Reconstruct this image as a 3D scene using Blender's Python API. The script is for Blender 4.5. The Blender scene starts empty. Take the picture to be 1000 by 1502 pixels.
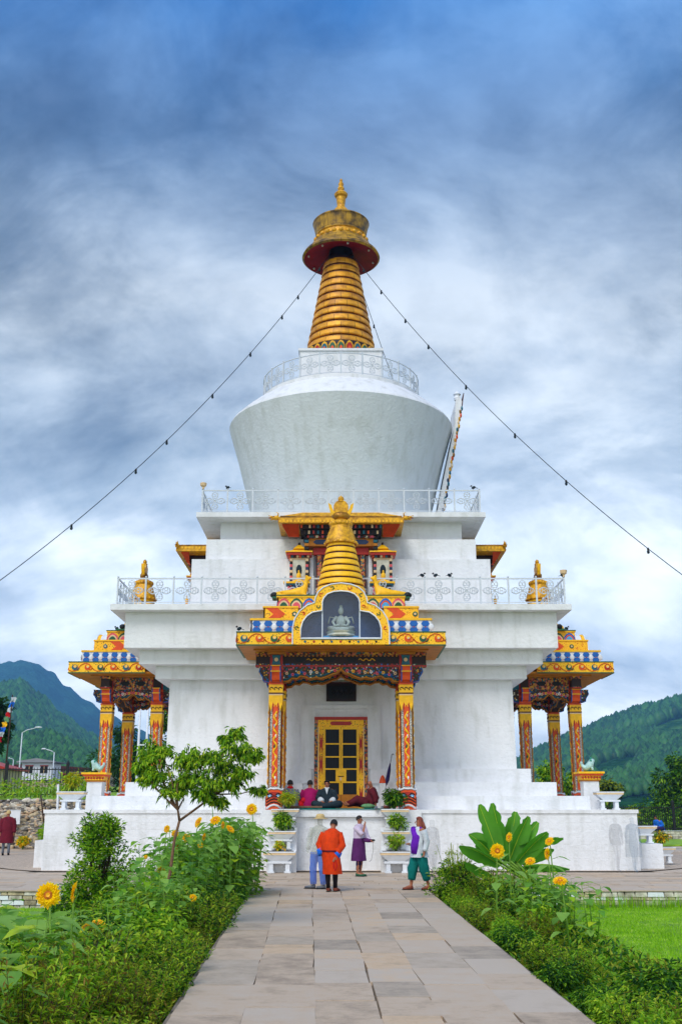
HAZE_D = .00028; SUN_E = 48; SUN_R = 205; SUN_S = 1.2; SKX, SKY_ = 3.1, 1.7; CLOUD_S = .82; EXPO = .98
import bpy, bmesh, math, random
from mathutils import Vector, Matrix, noise
R = random.Random(7)
PI = math.pi
C = bpy.context.scene.collection
sc = bpy.context.scene
YC = 40.4

# ------------------------------------------------------------------ materials
MATS = {}
def nt(m):
    m.use_nodes = True
    t = m.node_tree
    b = t.nodes.get('Principled BSDF')
    return t, b
def lin(h):
    h = h.lstrip('#'); o = []
    for i in (0, 2, 4):
        c = int(h[i:i+2], 16) / 255
        o.append(c / 12.92 if c <= .04045 else ((c + .055) / 1.055) ** 2.4)
    return tuple(o) + (1,)
def mat(name, col, rough=.6, var=.12, scale=6, bump=0, bscale=40, metal=0, spec=.4, col2=None):
    """painted / plain surface with noisy tone variation and optional bump"""
    m = bpy.data.materials.new(name); t, b = nt(m); N = t.nodes; L = t.links
    c = lin(col) if isinstance(col, str) else tuple(col) + (1,)
    c2 = lin(col2) if col2 else tuple(x * (1 - var * 2) for x in c[:3]) + (1,)
    tc = N.new('ShaderNodeTexCoord')
    n = N.new('ShaderNodeTexNoise'); n.inputs['Scale'].default_value = scale; n.inputs['Detail'].default_value = 6
    L.new(tc.outputs['Object'], n.inputs['Vector'])
    r = N.new('ShaderNodeValToRGB'); r.color_ramp.elements[0].position = .3; r.color_ramp.elements[1].position = .62
    r.color_ramp.elements[0].color = c2; r.color_ramp.elements[1].color = c
    L.new(n.outputs['Fac'], r.inputs['Fac']); L.new(r.outputs['Color'], b.inputs['Base Color'])
    b.inputs['Roughness'].default_value = rough; b.inputs['Metallic'].default_value = metal
    b.inputs['Specular IOR Level'].default_value = spec
    if bump:
        n2 = N.new('ShaderNodeTexNoise'); n2.inputs['Scale'].default_value = bscale; n2.inputs['Detail'].default_value = 5
        L.new(tc.outputs['Object'], n2.inputs['Vector'])
        bp = N.new('ShaderNodeBump'); bp.inputs['Strength'].default_value = bump; bp.inputs['Distance'].default_value = .02
        L.new(n2.outputs['Fac'], bp.inputs['Height']); L.new(bp.outputs['Normal'], b.inputs['Normal'])
    MATS[name] = m
    return m
def ramp(N, stops, interp='LINEAR'):
    r = N.new('ShaderNodeValToRGB'); cr = r.color_ramp; cr.interpolation = interp
    while len(cr.elements) > 1: cr.elements.remove(cr.elements[-1])
    cr.elements[0].position = stops[0][0]; cr.elements[0].color = lin(stops[0][1]) if isinstance(stops[0][1], str) else stops[0][1]
    for p, c in stops[1:]:
        e = cr.elements.new(p); e.color = lin(c) if isinstance(c, str) else c
    return r

def whitewash(name, base=(.80, .81, .83), dirt=.16, bricks=True):
    m = bpy.data.materials.new(name); t, b = nt(m); N = t.nodes; L = t.links
    tc = N.new('ShaderNodeTexCoord'); sp = N.new('ShaderNodeSeparateXYZ'); L.new(tc.outputs['Object'], sp.inputs[0])
    ad = N.new('ShaderNodeMath'); ad.operation = 'ADD'; L.new(sp.outputs['X'], ad.inputs[0]); L.new(sp.outputs['Y'], ad.inputs[1])
    cb = N.new('ShaderNodeCombineXYZ'); L.new(ad.outputs[0], cb.inputs['X']); L.new(sp.outputs['Z'], cb.inputs['Y'])
    # vertical rain streaks + patchy dirt
    mp = N.new('ShaderNodeMapping'); mp.inputs['Scale'].default_value = (2.2, 2.2, .45); L.new(tc.outputs['Object'], mp.inputs['Vector'])
    st = N.new('ShaderNodeTexNoise'); st.inputs['Scale'].default_value = 1.6; st.inputs['Detail'].default_value = 8; L.new(mp.outputs[0], st.inputs['Vector'])
    pa = N.new('ShaderNodeTexNoise'); pa.inputs['Scale'].default_value = .7; pa.inputs['Detail'].default_value = 9; pa.inputs['Roughness'].default_value = .65; L.new(tc.outputs['Object'], pa.inputs['Vector'])
    mu = N.new('ShaderNodeMath'); mu.operation = 'MULTIPLY'; L.new(st.outputs['Fac'], mu.inputs[0]); L.new(pa.outputs['Fac'], mu.inputs[1])
    d = tuple(x * (1 - dirt * 1.6) for x in base)
    r = ramp(N, [(.14, (d[0], d[1], d[2] * .97, 1)), (.24, tuple(x * (1 - dirt * .35) for x in base) + (1,)), (.36, base + (1,))])
    L.new(mu.outputs[0], r.inputs['Fac']); L.new(r.outputs[0], b.inputs['Base Color'])
    b.inputs['Roughness'].default_value = .75; b.inputs['Specular IOR Level'].default_value = .25
    nz = N.new('ShaderNodeTexNoise'); nz.inputs['Scale'].default_value = 9; nz.inputs['Detail'].default_value = 8; L.new(tc.outputs['Object'], nz.inputs['Vector'])
    bp = N.new('ShaderNodeBump'); bp.inputs['Strength'].default_value = .6; bp.inputs['Distance'].default_value = .04
    L.new(nz.outputs['Fac'], bp.inputs['Height'])
    if bricks:
        bk = N.new('ShaderNodeTexBrick'); bk.inputs['Scale'].default_value = 1; bk.inputs['Brick Width'].default_value = .62; bk.inputs['Row Height'].default_value = .2
        bk.inputs['Mortar Size'].default_value = .012; bk.inputs['Mortar Smooth'].default_value = .6
        dn = N.new('ShaderNodeMixRGB'); dn.blend_type = 'ADD'; dn.inputs[0].default_value = .14
        n3 = N.new('ShaderNodeTexNoise'); n3.inputs['Scale'].default_value = 2.5; L.new(tc.outputs['Object'], n3.inputs['Vector'])
        L.new(cb.outputs[0], dn.inputs[1]); L.new(n3.outputs['Color'], dn.inputs[2]); L.new(dn.outputs[0], bk.inputs['Vector'])
        inv = N.new('ShaderNodeMath'); inv.operation = 'SUBTRACT'; inv.inputs[0].default_value = 1; L.new(bk.outputs['Fac'], inv.inputs[1])
        b2 = N.new('ShaderNodeBump'); b2.inputs['Strength'].default_value = .28; b2.inputs['Distance'].default_value = .012
        L.new(inv.outputs[0], b2.inputs['Height']); L.new(bp.outputs['Normal'], b2.inputs['Normal']); L.new(b2.outputs['Normal'], b.inputs['Normal'])
    else:
        L.new(bp.outputs['Normal'], b.inputs['Normal'])
    MATS[name] = m
    return m
def cells(name, palette, scale=14, rough=.6, bump=.3, ground=None):
    """busy painted ornament: voronoi cells picking from a palette, with thin dark outlines"""
    m = bpy.data.materials.new(name); t, b = nt(m); N = t.nodes; L = t.links
    tc = N.new('ShaderNodeTexCoord')
    v = N.new('ShaderNodeTexVoronoi'); v.inputs['Scale'].default_value = scale; v.feature = 'F1'; L.new(tc.outputs['Object'], v.inputs['Vector'])
    s = N.new('ShaderNodeSeparateColor'); L.new(v.outputs['Color'], s.inputs[0])
    k = len(palette)
    r = ramp(N, [(i / k, c) for i, c in enumerate(palette)], 'CONSTANT'); L.new(s.outputs['Red'], r.inputs['Fac'])
    if ground:
        g = ramp(N, [(0, (0, 0, 0, 1)), (.42, (1, 1, 1, 1))], 'CONSTANT'); L.new(v.outputs['Distance'], g.inputs['Fac'])
        mx = N.new('ShaderNodeMixRGB'); L.new(g.outputs[0], mx.inputs[0]); L.new(r.outputs[0], mx.inputs[1]); mx.inputs[2].default_value = lin(ground)
        L.new(mx.outputs[0], b.inputs['Base Color'])
    else:
        L.new(r.outputs[0], b.inputs['Base Color'])
    bp = N.new('ShaderNodeBump'); bp.inputs['Strength'].default_value = bump; bp.inputs['Distance'].default_value = .02; bp.invert = True
    L.new(v.outputs['Distance'], bp.inputs['Height']); L.new(bp.outputs['Normal'], b.inputs['Normal'])
    b.inputs['Roughness'].default_value = rough
    MATS[name] = m
    return m
def leafmat(name, c1, c2, trans=.5):
    m = bpy.data.materials.new(name); t, b = nt(m); N = t.nodes; L = t.links
    out = N.get('Material Output')
    oi = N.new('ShaderNodeObjectInfo')
    g = N.new('ShaderNodeNewGeometry')
    w = N.new('ShaderNodeTexNoise'); w.inputs['Scale'].default_value = 3.3; w.inputs['Detail'].default_value = 3; L.new(g.outputs['Position'], w.inputs['Vector'])
    a = N.new('ShaderNodeMath'); a.operation = 'ADD'; L.new(g.outputs['Random Per Island'], a.inputs[0]); L.new(w.outputs['Fac'], a.inputs[1])
    h = N.new('ShaderNodeMath'); h.operation = 'MULTIPLY'; h.inputs[1].default_value = .5; L.new(a.outputs[0], h.inputs[0])
    r = ramp(N, [(.2, c1), (.8, c2)]); L.new(h.outputs[0], r.inputs['Fac'])
    L.new(r.outputs[0], b.inputs['Base Color']); b.inputs['Roughness'].default_value = .5; b.inputs['Specular IOR Level'].default_value = .35
    tr = N.new('ShaderNodeBsdfTranslucent'); L.new(r.outputs[0], tr.inputs['Color'])
    mx = N.new('ShaderNodeMixShader'); mx.inputs[0].default_value = trans
    L.new(b.outputs[0], mx.inputs[1]); L.new(tr.outputs[0], mx.inputs[2]); L.new(mx.outputs[0], out.inputs['Surface'])
    MATS[name] = m
    return m

whitewash('whitewash', dirt=.12); whitewash('whitewash_smooth', base=(.78, .79, .80), dirt=.11, bricks=False)
whitewash('plaster_dome_shaded', base=(.62, .67, .69), dirt=.09, bricks=False)  # dome plaster greyed: shade on the outward-leaning body is put into its colour
mat('cream_rim', '#e6c79a', .7, .08); mat('white_paint', '#dfe3e8', .55, .05)
mat('rail_paint', '#cfd6dc', .45, .08, 20)
mat('yellow', '#ffc20a', .5, .10, 8, .2); mat('ochre', '#c4790a', .6, .15, 5, .2, 12); mat('red_paint', '#b32410', .5, .12)
mat('orange', '#e2500f', .5, .10); mat('teal', '#0c6478', .5, .12); mat('blue', '#0d62b8', .5, .1, 9); mat('pink', '#dd5560', .5, .1)
mat('green_paint', '#1c5c3a', .5, .1); mat('dark_brown', '#2a130d', .6, .2); mat('dark_red', '#4a0a0c', .55, .15)
mat('gold', '#eaae12', .42, .22, 9, .6, 30, .12, col2='#a8700c'); mat('gold_old', '#a8761a', .42, .28, 5, .8, 16, .5, col2='#5a3d10')
mat('deep_blue', '#14305c', .4, .2); mat('black_paint', '#0e0f12', .6, .1); mat('skyblue', '#4aa8d8', .5, .1)
mat('soffit_cream', '#b8aa90', .7, .1); mat('window_blue', '#34578c', .4, .15); mat('statue_white', '#c9c7b4', .6, .15)
mat('turquoise', '#b4dcda', .6, .2, 9); mat('mane_green', '#2f9a80', .6, .2)
mat('maroon_canopy', '#9a1024', .5, .15, 3)
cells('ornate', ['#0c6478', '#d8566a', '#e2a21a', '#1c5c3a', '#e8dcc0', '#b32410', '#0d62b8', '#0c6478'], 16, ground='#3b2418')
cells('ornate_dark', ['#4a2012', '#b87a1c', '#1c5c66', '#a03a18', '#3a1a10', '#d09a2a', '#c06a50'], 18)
cells('yellow_ornate', ['#ffc20a', '#f2ac00', '#c8420c', '#ffc20a', '#ffc20a', '#6a5a10', '#ffc20a'], 26, ground='#ffc20a')
cells('orange_ornate', ['#f0a800', '#e2500f', '#f0a800', '#e2500f', '#e8c070', '#c83a10'], 20, ground='#e2500f')
cells('beads', ['#d9d3c4', '#9aa7a0', '#e6e0d2', '#3c4a4c', '#d9d3c4'], 30, ground='#8f9088')
cells('rafter_paint', ['#3b1310', '#b32410', '#d9c7a0', '#15414a', '#111418', '#d8566a'], 13)
mat('glass_frame', '#c9d2dd', .4, .05)
mat('bark', '#4a3524', .9, .3, 12, .6); mat('bark_pink', '#7d5c45', .85, .25, 14, .5)
mat('stem_green', '#6f9a2a', .6, .15); mat('petal', '#f7b500', .5, .15, 20, col2='#f09000'); mat('flower_disc', '#cf7208', .8, .3, 60, .6)
leafmat('leaf_dark', '#163a0b', '#448016'); leafmat('leaf_mid', '#56941a', '#a8d42c'); leafmat('leaf_bright', '#90c81c', '#deec3c')  # leaf_dark: dark green leaves, deepened to paint shadow gaps into the foliage
leafmat('leaf_olive', '#76881a', '#c2ca38'); leafmat('leaf_rust', '#74681c', '#b08c3a'); leafmat('leaf_broad', '#5f9e36', '#b4dc66')
leafmat('banana_leaf', '#2f7c1c', '#78c032'); leafmat('leaf_yellow', '#8a9a10', '#d8c410'); leafmat('petal_mat', '#ffbe00', '#ffe600', .3)
leafmat('grass_blade', '#6aa812', '#b8e82c'); leafmat('leaf_far', '#16300f', '#3a6420', .2)
mat('skin_tone', '#a8694a', .55, .08); mat('hair_dark', '#15110f', .7, .2, 40, .4); mat('hair_grey', '#5c5a58', .8, .2, 40, .4)
def cloth(name, col): return mat(name, col, .85, .14, 9, .5, 30, spec=.2)
for n_, c_ in dict(cloth_orange='#dd3f06', cloth_blue='#2470e0', cloth_purple='#5a2560', cloth_lilac='#cfc0d4', cloth_teal='#05726c', cloth_violet='#6a1fb0',
                   cloth_maroon='#6e1a2c', cloth_magenta='#a0105c', cloth_charcoal='#26343c', cloth_white='#cfd6dc', cloth_grey='#6e7480', cloth_red='#c4141c',
                   cloth_black='#1c1518', cloth_pale='#cfd2c4', cloth_trouser='#5c8ae0', straw='#cdb27c', leather='#8a4a3a', cloth_green='#6a9a6a', cloth_umbrella='#2c2452',
                   cloth_wine='#5c1824').items(): cloth(n_, c_)

def ghost(name, col, a):
    m = bpy.data.materials.new(name); t, b = nt(m)
    b.inputs['Base Color'].default_value = lin(col); b.inputs['Roughness'].default_value = .9; b.inputs['Alpha'].default_value = a
    MATS[name] = m
ghost('faint_shirt', '#c9ccc0', .32); ghost('faint_trouser', '#3f78e6', .6); ghost('faint_grey', '#66686e', .09); ghost('faint_blue', '#5f7f9a', .12)

def glass_pane():
    m = bpy.data.materials.new('shrine_glass'); t, b = nt(m); N = t.nodes; L = t.links; out = N.get('Material Output')
    N.remove(b)
    tr = N.new('ShaderNodeBsdfTransparent'); tr.inputs[0].default_value = (.75, .85, .95, 1)
    gl = N.new('ShaderNodeBsdfGlossy'); gl.inputs['Roughness'].default_value = .08
    fr = N.new('ShaderNodeFresnel'); fr.inputs[0].default_value = 1.6
    mx = N.new('ShaderNodeMixShader'); L.new(fr.outputs[0], mx.inputs[0]); L.new(tr.outputs[0], mx.inputs[1]); L.new(gl.outputs[0], mx.inputs[2]); L.new(mx.outputs[0], out.inputs['Surface'])
    MATS['shrine_glass'] = m
glass_pane()

# ------------------------------------------------------------------ mesh builder
class MB:
    def __init__(s): s.v = []; s.f = []; s.m = []; s.sm = []; s.names = []; s.T = Matrix.Identity(4)
    def mi(s, n):
        if n not in s.names: s.names.append(n)
        return s.names.index(n)
    def add(s, vs, fs, m, smooth=False):
        o = len(s.v); T = s.T
        s.v.extend([tuple(T @ Vector(p)) for p in vs])
        k = s.mi(m)
        for f in fs: s.f.append(tuple(i + o for i in f)); s.m.append(k); s.sm.append(smooth)
    def box(s, x0, x1, y0, y1, z0, z1, m):
        s.add([(x0, y0, z0), (x1, y0, z0), (x1, y1, z0), (x0, y1, z0), (x0, y0, z1), (x1, y0, z1), (x1, y1, z1), (x0, y1, z1)],
              [(0, 3, 2, 1), (4, 5, 6, 7), (0, 1, 5, 4), (1, 2, 6, 5), (2, 3, 7, 6), (3, 0, 4, 7)], m)
    def frus(s, hx0, hy0, hx1, hy1, z0, z1, m, cx=0, cy=0):
        s.add([(cx-hx0, cy-hy0, z0), (cx+hx0, cy-hy0, z0), (cx+hx0, cy+hy0, z0), (cx-hx0, cy+hy0, z0), (cx-hx1, cy-hy1, z1), (cx+hx1, cy-hy1, z1), (cx+hx1, cy+hy1, z1), (cx-hx1, cy+hy1, z1)],
              [(0, 3, 2, 1), (4, 5, 6, 7), (0, 1, 5, 4), (1, 2, 6, 5), (2, 3, 7, 6), (3, 0, 4, 7)], m)
    def prism(s, poly, y0, y1, m, side=None):
        """poly of (x,z), extruded from y0 (front) to y1"""
        n = len(poly)
        vs = [(x, y0, z) for x, z in poly] + [(x, y1, z) for x, z in poly]
        s.add(vs, [tuple(range(n)), tuple(range(2*n-1, n-1, -1))], m)
        s.add(vs, [((i+1) % n, i, i+n, (i+1) % n + n) for i in range(n)], side or m)
    def lathe(s, prof, m, c=(0, 0, 0), n=32, a0=0, a1=2*PI, smooth=True, ms=None):
        full = abs(a1 - a0 - 2*PI) < 1e-6
        k = n if full else n + 1
        vs = []
        for r, z in prof:
            for i in range(k):
                a = a0 + (a1 - a0) * i / n
                vs.append((c[0] + r*math.cos(a), c[1] + r*math.sin(a), c[2] + z))
        for j in range(len(prof) - 1):
            fs = []
            for i in range(n):
                i2 = (i + 1) % k
                fs.append((j*k+i, j*k+i2, (j+1)*k+i2, (j+1)*k+i))
            s.add(vs[j*k:(j+2)*k], [tuple(q - j*k for q in f) for f in fs], ms[j] if ms else m, smooth)
    def tube(s, pts, r, m, n=6, caps=True, smooth=True):
        P = [Vector(p) for p in pts]; k = len(P)
        rs = r if isinstance(r, (list, tuple)) else [r] * k
        vs = []; up = None
        for i in range(k):
            d = (P[min(i+1, k-1)] - P[max(i-1, 0)])
            if d.length < 1e-9: d = Vector((0, 0, 1))
            d.normalize()
            if up is None:
                up = Vector((0, 0, 1)) if abs(d.z) < .9 else Vector((1, 0, 0))
            a = d.cross(up)
            if a.length < 1e-6: a = d.cross(Vector((0, 1, 0)))
            a.normalize(); b = a.cross(d).normalized(); up = b
            q = rs[i]; qa, qb = (q if isinstance(q, (list, tuple)) else (q, q))
            for j in range(n):
                t = 2*PI*j/n
                vs.append(tuple(P[i] + a*math.cos(t)*qa + b*math.sin(t)*qb))
        fs = [(i*n+j, i*n+(j+1) % n, (i+1)*n+(j+1) % n, (i+1)*n+j) for i in range(k-1) for j in range(n)]
        if caps: fs += [tuple(range(n-1, -1, -1)), tuple(range((k-1)*n, k*n))]
        s.add(vs, fs, m, smooth)
    def ell(s, c, r, m, n=12, k=8, rot=None):
        if not isinstance(r, (list, tuple)): r = (r, r, r)
        vs = []; Q = rot or Matrix.Identity(3)
        for i in range(k + 1):
            p = PI*i/k
            for j in range(n):
                t = 2*PI*j/n
                w = Q @ Vector((r[0]*math.sin(p)*math.cos(t), r[1]*math.sin(p)*math.sin(t), r[2]*math.cos(p)))
                vs.append((c[0]+w.x, c[1]+w.y, c[2]+w.z))
        s.add(vs, [(i*n+j, (i+1)*n+j, (i+1)*n+(j+1) % n, i*n+(j+1) % n) for i in range(k) for j in range(n)], m, True)
    def disc(s, x, z, y, r, m, d=.015, n=14, rz=None):
        rz = rz or r
        s.prism([(x + r*math.cos(2*PI*i/n), z + rz*math.sin(2*PI*i/n)) for i in range(n)], y, y + d, m)
    def ring(s, x, z, y, R_, r, m, n=14, k=4, a0=0, a1=2*PI):
        s.tube([(x + R_*math.cos(a0+(a1-a0)*i/n), y, z + R_*math.sin(a0+(a1-a0)*i/n)) for i in range(n+1)], r, m, k, caps=False)
    def grid(s, nx, ny, fn, m, smooth=True):
        vs = [fn(i/nx, j/ny) for j in range(ny+1) for i in range(nx+1)]
        w = nx+1
        s.add(vs, [(j*w+i, j*w+i+1, (j+1)*w+i+1, (j+1)*w+i) for j in range(ny) for i in range(nx)], m, smooth)
    def leaf(s, p, d, up, L, W, m, bend=.25):
        d = d.normalized(); a = d.cross(up)
        if a.length < 1e-4: a = d.cross(Vector((1, .3, 0)))
        a.normalize(); u = a.cross(d)
        q = [p, p + d*L*.45 + a*W*.5 + u*L*.06, p + d*L - u*L*bend, p + d*L*.45 - a*W*.5 + u*L*.06]
        s.add([tuple(x) for x in q], [(0, 1, 2), (0, 2, 3)], m, True)
    def merge(s, me, names, M=None):
        o = len(s.v); T = s.T @ (M or Matrix.Identity(4))
        s.v.extend([tuple(T @ v.co) for v in me.vertices])
        ks = [s.mi(n) for n in names]
        for p in me.polygons: s.f.append(tuple(i+o for i in p.vertices)); s.m.append(ks[min(p.material_index, len(ks)-1)]); s.sm.append(True)
    def mesh(s, name):
        me = bpy.data.meshes.new(name); me.from_pydata(s.v, [], s.f)
        for n in s.names: me.materials.append(MATS[n])
        me.polygons.foreach_set('material_index', s.m); me.polygons.foreach_set('use_smooth', s.sm)
        me.update(); return me
    def build(s, name, parent=None, loc=(0, 0, 0), rz=0):
        o = bpy.data.objects.new(name, s.mesh(name)); C.objects.link(o)
        o.location = loc; o.rotation_euler = (0, 0, rz)
        if parent: o.parent = parent
        return o
def tag(o, label=None, cat=None, group=None, kind=None):
    if label: o['label'] = label
    if cat: o['category'] = cat
    if group: o['group'] = group
    if kind: o['kind'] = kind
    return o
def empty(name, loc=(0, 0, 0), rz=0, parent=None):
    o = bpy.data.objects.new(name, None); C.objects.link(o); o.location = loc; o.rotation_euler = (0, 0, rz)
    o.empty_display_size = .2
    if parent: o.parent = parent
    return o
def copy_tree(o, parent=None):
    c = o.copy(); C.objects.link(c)
    if parent: c.parent = parent
    for ch in list(o.children): copy_tree(ch, c)
    return c
def rotz(a): return Matrix.Rotation(a, 4, 'Z')
def skinmesh(nodes, edges, levels=2):
    """nodes: list of (co, r); one continuous surface through a Skin + Subdivision modifier"""
    me = bpy.data.meshes.new('tmp'); me.from_pydata([n[0] for n in nodes], edges, [])
    o = bpy.data.objects.new('tmp', me); C.objects.link(o)
    sk = o.modifiers.new('s', 'SKIN'); sk.use_smooth_shade = True
    for i, n in enumerate(nodes):
        r = n[1] if isinstance(n[1], (tuple, list)) else (n[1], n[1])
        me.skin_vertices[0].data[i].radius = r
        me.skin_vertices[0].data[i].use_root = (i == 0)
    su = o.modifiers.new('u', 'SUBSURF'); su.levels = levels; su.render_levels = levels
    dg = bpy.context.evaluated_depsgraph_get()
    out = bpy.data.meshes.new_from_object(o.evaluated_get(dg))
    bpy.data.objects.remove(o); bpy.data.meshes.remove(me)
    return out
# ================================================================== THE CHORTEN
ch = empty('chorten', (0, YC, 0))
tag(ch, 'large white domed chorten with gilded ringed spire and painted porches', 'chorten')

def quad_corners(mb, lo, h, z0, z1, m):
    for sx in (-1, 1):
        for sy in (-1, 1):
            x = sorted((sx*lo, sx*h)); y = sorted((sy*lo, sy*h))
            mb.box(x[0], x[1], y[0], y[1], z0, z1, m)
# plinth
b = MB(); b.box(-8.6, 8.6, -8.6, 8.6, 0, 1.6, 'whitewash')
b.box(-8.64, 8.64, -8.64, 8.64, 1.6, 1.7, 'whitewash')
for k in range(4):
    b.T = rotz(k*PI/2)
    for s in (-1, 1):
        x = sorted((s*1.72, s*2.32)); b.box(x[0], x[1], -8.82, -8.645, 0, 1.694, 'whitewash')
    b.box(-1.715, 1.715, -8.72, -8.645, 1.5, 1.62, 'whitewash')
b.T = Matrix.Identity(4)
b.build('plinth', ch)
# tiers
for h, z0, z1 in ((7.51, 1.7, 2.1), (6.69, 2.1, 2.52), (6.03, 2.52, 2.95)):
    for sx in (-1, 1):
        for sy in (-1, 1):
            b = MB(); x = sorted((sx*2.22, sx*h)); y = sorted((sy*2.22, sy*h)); b.box(x[0], x[1], y[0], y[1], z0, z1, 'whitewash'); b.build('tier', ch)
b = MB()
b.frus(5.66, 5.66, 5.62, 5.62, 1.7, 5.80, 'whitewash'); b.build('wall', ch)
for k in range(4):
    b = MB(); b.T = rotz(k*PI/2)
    for s in (-1, 1):
        x = sorted((s*1.22, s*2.2)); b.box(x[0], x[1], -6.25, -5.665, 1.7, 2.5, 'whitewash_smooth')
        x = sorted((s*.95, s*2.2)); b.box(x[0], x[1], -5.73, -5.665, 2.5, 2.94, 'whitewash_smooth')
        x = sorted((s*.83, s*1.3)); b.box(x[0], x[1], -5.71, -5.655, 2.945, 4.86, 'whitewash_smooth')
    b.box(-1.3, 1.3, -5.71, -5.655, 4.86, 4.98, 'whitewash_smooth')
    b.T = Matrix.Identity(4); b.build('porch_wall', ch)
for h, z0, z1 in ((6.04, 5.80, 6.215), (6.5, 6.215, 6.675), (6.93, 6.675, 7.83)):
    b = MB(); b.box(-h, h, -h, h, z0, z1, 'whitewash_smooth'); b.build('corbel', ch)
def slab(h, z0, z1):
    b = MB(); b.box(-h, h, -h, h, z0, z1, 'whitewash_smooth'); o = b.build('balcony_slab', ch)
    return o
slab(7.35, 7.83, 8.02)
for h, z0, z1 in ((5.13, 8.02, 10.0), (4.71, 10.0, 10.81), (4.28, 10.81, 11.54)):
    b = MB(); b.box(-h, h, -h, h, z0, z1, 'whitewash_smooth')
    b.build('upper_tier', ch)
slab(5.05, 11.54, 11.71)

# railings
def scroll_panel(w, h):
    """four paired scroll loops round a small diamond, in a wrought iron panel standing in the xz plane"""
    p = MB(); cx = w/2; cz = h*.49; m = 'rail_paint'; t = .0115
    for k in range(4):
        a = k*PI/2; ox, oz = math.cos(a), math.sin(a)
        d = h*.28
        x, z = cx + ox*d, cz + oz*d
        p.ring(x, z, 0, h*.145, t, m, 14, 4)
        for s in (-1, 1):
            q = d*.82
            tx, tz = -oz*s*h*.062, ox*s*h*.062
            p.ring(x + tx, z + tz, 0, h*.066, t, m, 10, 4)
            p.tube([(cx, 0, cz), (cx+ox*d*.35+tx*.9, 0, cz+oz*d*.35+tz*.9), (cx+ox*d*.62+tx*1.9, 0, cz+oz*d*.62+tz*1.9)], t, m, 4)
    p.ring(cx, cz, 0, h*.05, t*1.3, m, 8, 4)
    for s in (-1, 1):
        p.tube([(cx + s*h*.42, 0, cz-h*.1), (cx + s*h*.49, 0, cz), (cx + s*h*.42, 0, cz+h*.1)], t, m, 4)
    return p
def post_mb(h):
    p = MB(); p.box(-.026, .026, -.026, .026, 0, h, 'rail_paint'); p.ell((0, 0, h+.03), .036, 'rail_paint', 6, 4); return p
def square_rail(half, z, h, n):
    b = MB(); 
    for k in range(4):
        b.T = rotz(k*PI/2)
        b.box(-half+.02, half-.02, -half-.02, -half+.02, z+h-.045, z+h, 'rail_paint')
        b.box(-half+.02, half-.02, -half-.012, -half+.012, z+.07, z+.095, 'rail_paint')
    b.T = Matrix.Identity(4)
    root = b.build('railing', ch)
    w = 2*half/n
    pm = scroll_panel(w, h-.1).mesh('railing_panel'); qm = post_mb(h).mesh('railing_post')
    for k in range(4):
        for i in range(n):
            M = rotz(k*PI/2)
            for me, nm, dx, dz in ((qm, 'railing_post', 0, 0), (pm, 'railing_panel', 0, .08)):
                o = bpy.data.objects.new(nm, me); C.objects.link(o); o.parent = root
                o.location = M @ Vector((-half + i*w + dx, -half, z + dz)); o.rotation_euler = (0, 0, k*PI/2)
square_rail(7.18, 8.02, .88, 16)
square_rail(4.88, 11.71, .86, 11)
# dome
b = MB()
b.lathe([(3.34, 11.7), (3.56, 12.8), (3.86, 14.1), (4.14, 15.2), (4.5, 16.42), (4.52, 16.49)], 'plaster_dome_shaded', n=128)
b.lathe([(4.52, 16.49), (4.46, 16.6), (4.1, 16.95), (3.7, 17.28), (3.28, 17.56), (3.26, 17.58), (3.26, 17.72), (0, 17.721)], 'whitewash_smooth', n=128)
b.build('dome', ch)
b = MB(); r3, z3, h3, n3 = 3.18, 17.72, .9, 24
for zz, rr in ((z3+h3-.02, .022), (z3+.08, .013)):
    b.tube([(r3*math.cos(2*PI*i/96), r3*math.sin(2*PI*i/96), zz) for i in range(97)], rr, 'rail_paint', 6, caps=False)
rr_ = b.build('ring_railing', ch)
pm = scroll_panel(2*r3*math.sin(PI/n3), h3-.1).mesh('railing_panel'); qm = post_mb(h3).mesh('railing_post')
for i in range(n3):
    a = 2*PI*i/n3; a2 = 2*PI*(i+1)/n3
    p0 = Vector((r3*math.cos(a), r3*math.sin(a), z3)); p1 = Vector((r3*math.cos(a2), r3*math.sin(a2), z3)); d = p1-p0
    for me, nm, dz in ((qm, 'railing_post', 0), (pm, 'railing_panel', .08)):
        o = bpy.data.objects.new(nm, me); C.objects.link(o); o.parent = rr_; o.location = p0 + Vector((0, 0, dz)); o.rotation_euler = (0, 0, math.atan2(d.y, d.x))
b = MB(); b.box(-1.64, 1.64, -1.64, 1.64, 17.721, 19.38, 'whitewash_smooth'); b.box(-1.7, 1.7, -1.7, 1.7, 19.38, 19.48, 'whitewash_smooth'); b.build('harmika', ch)
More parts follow.
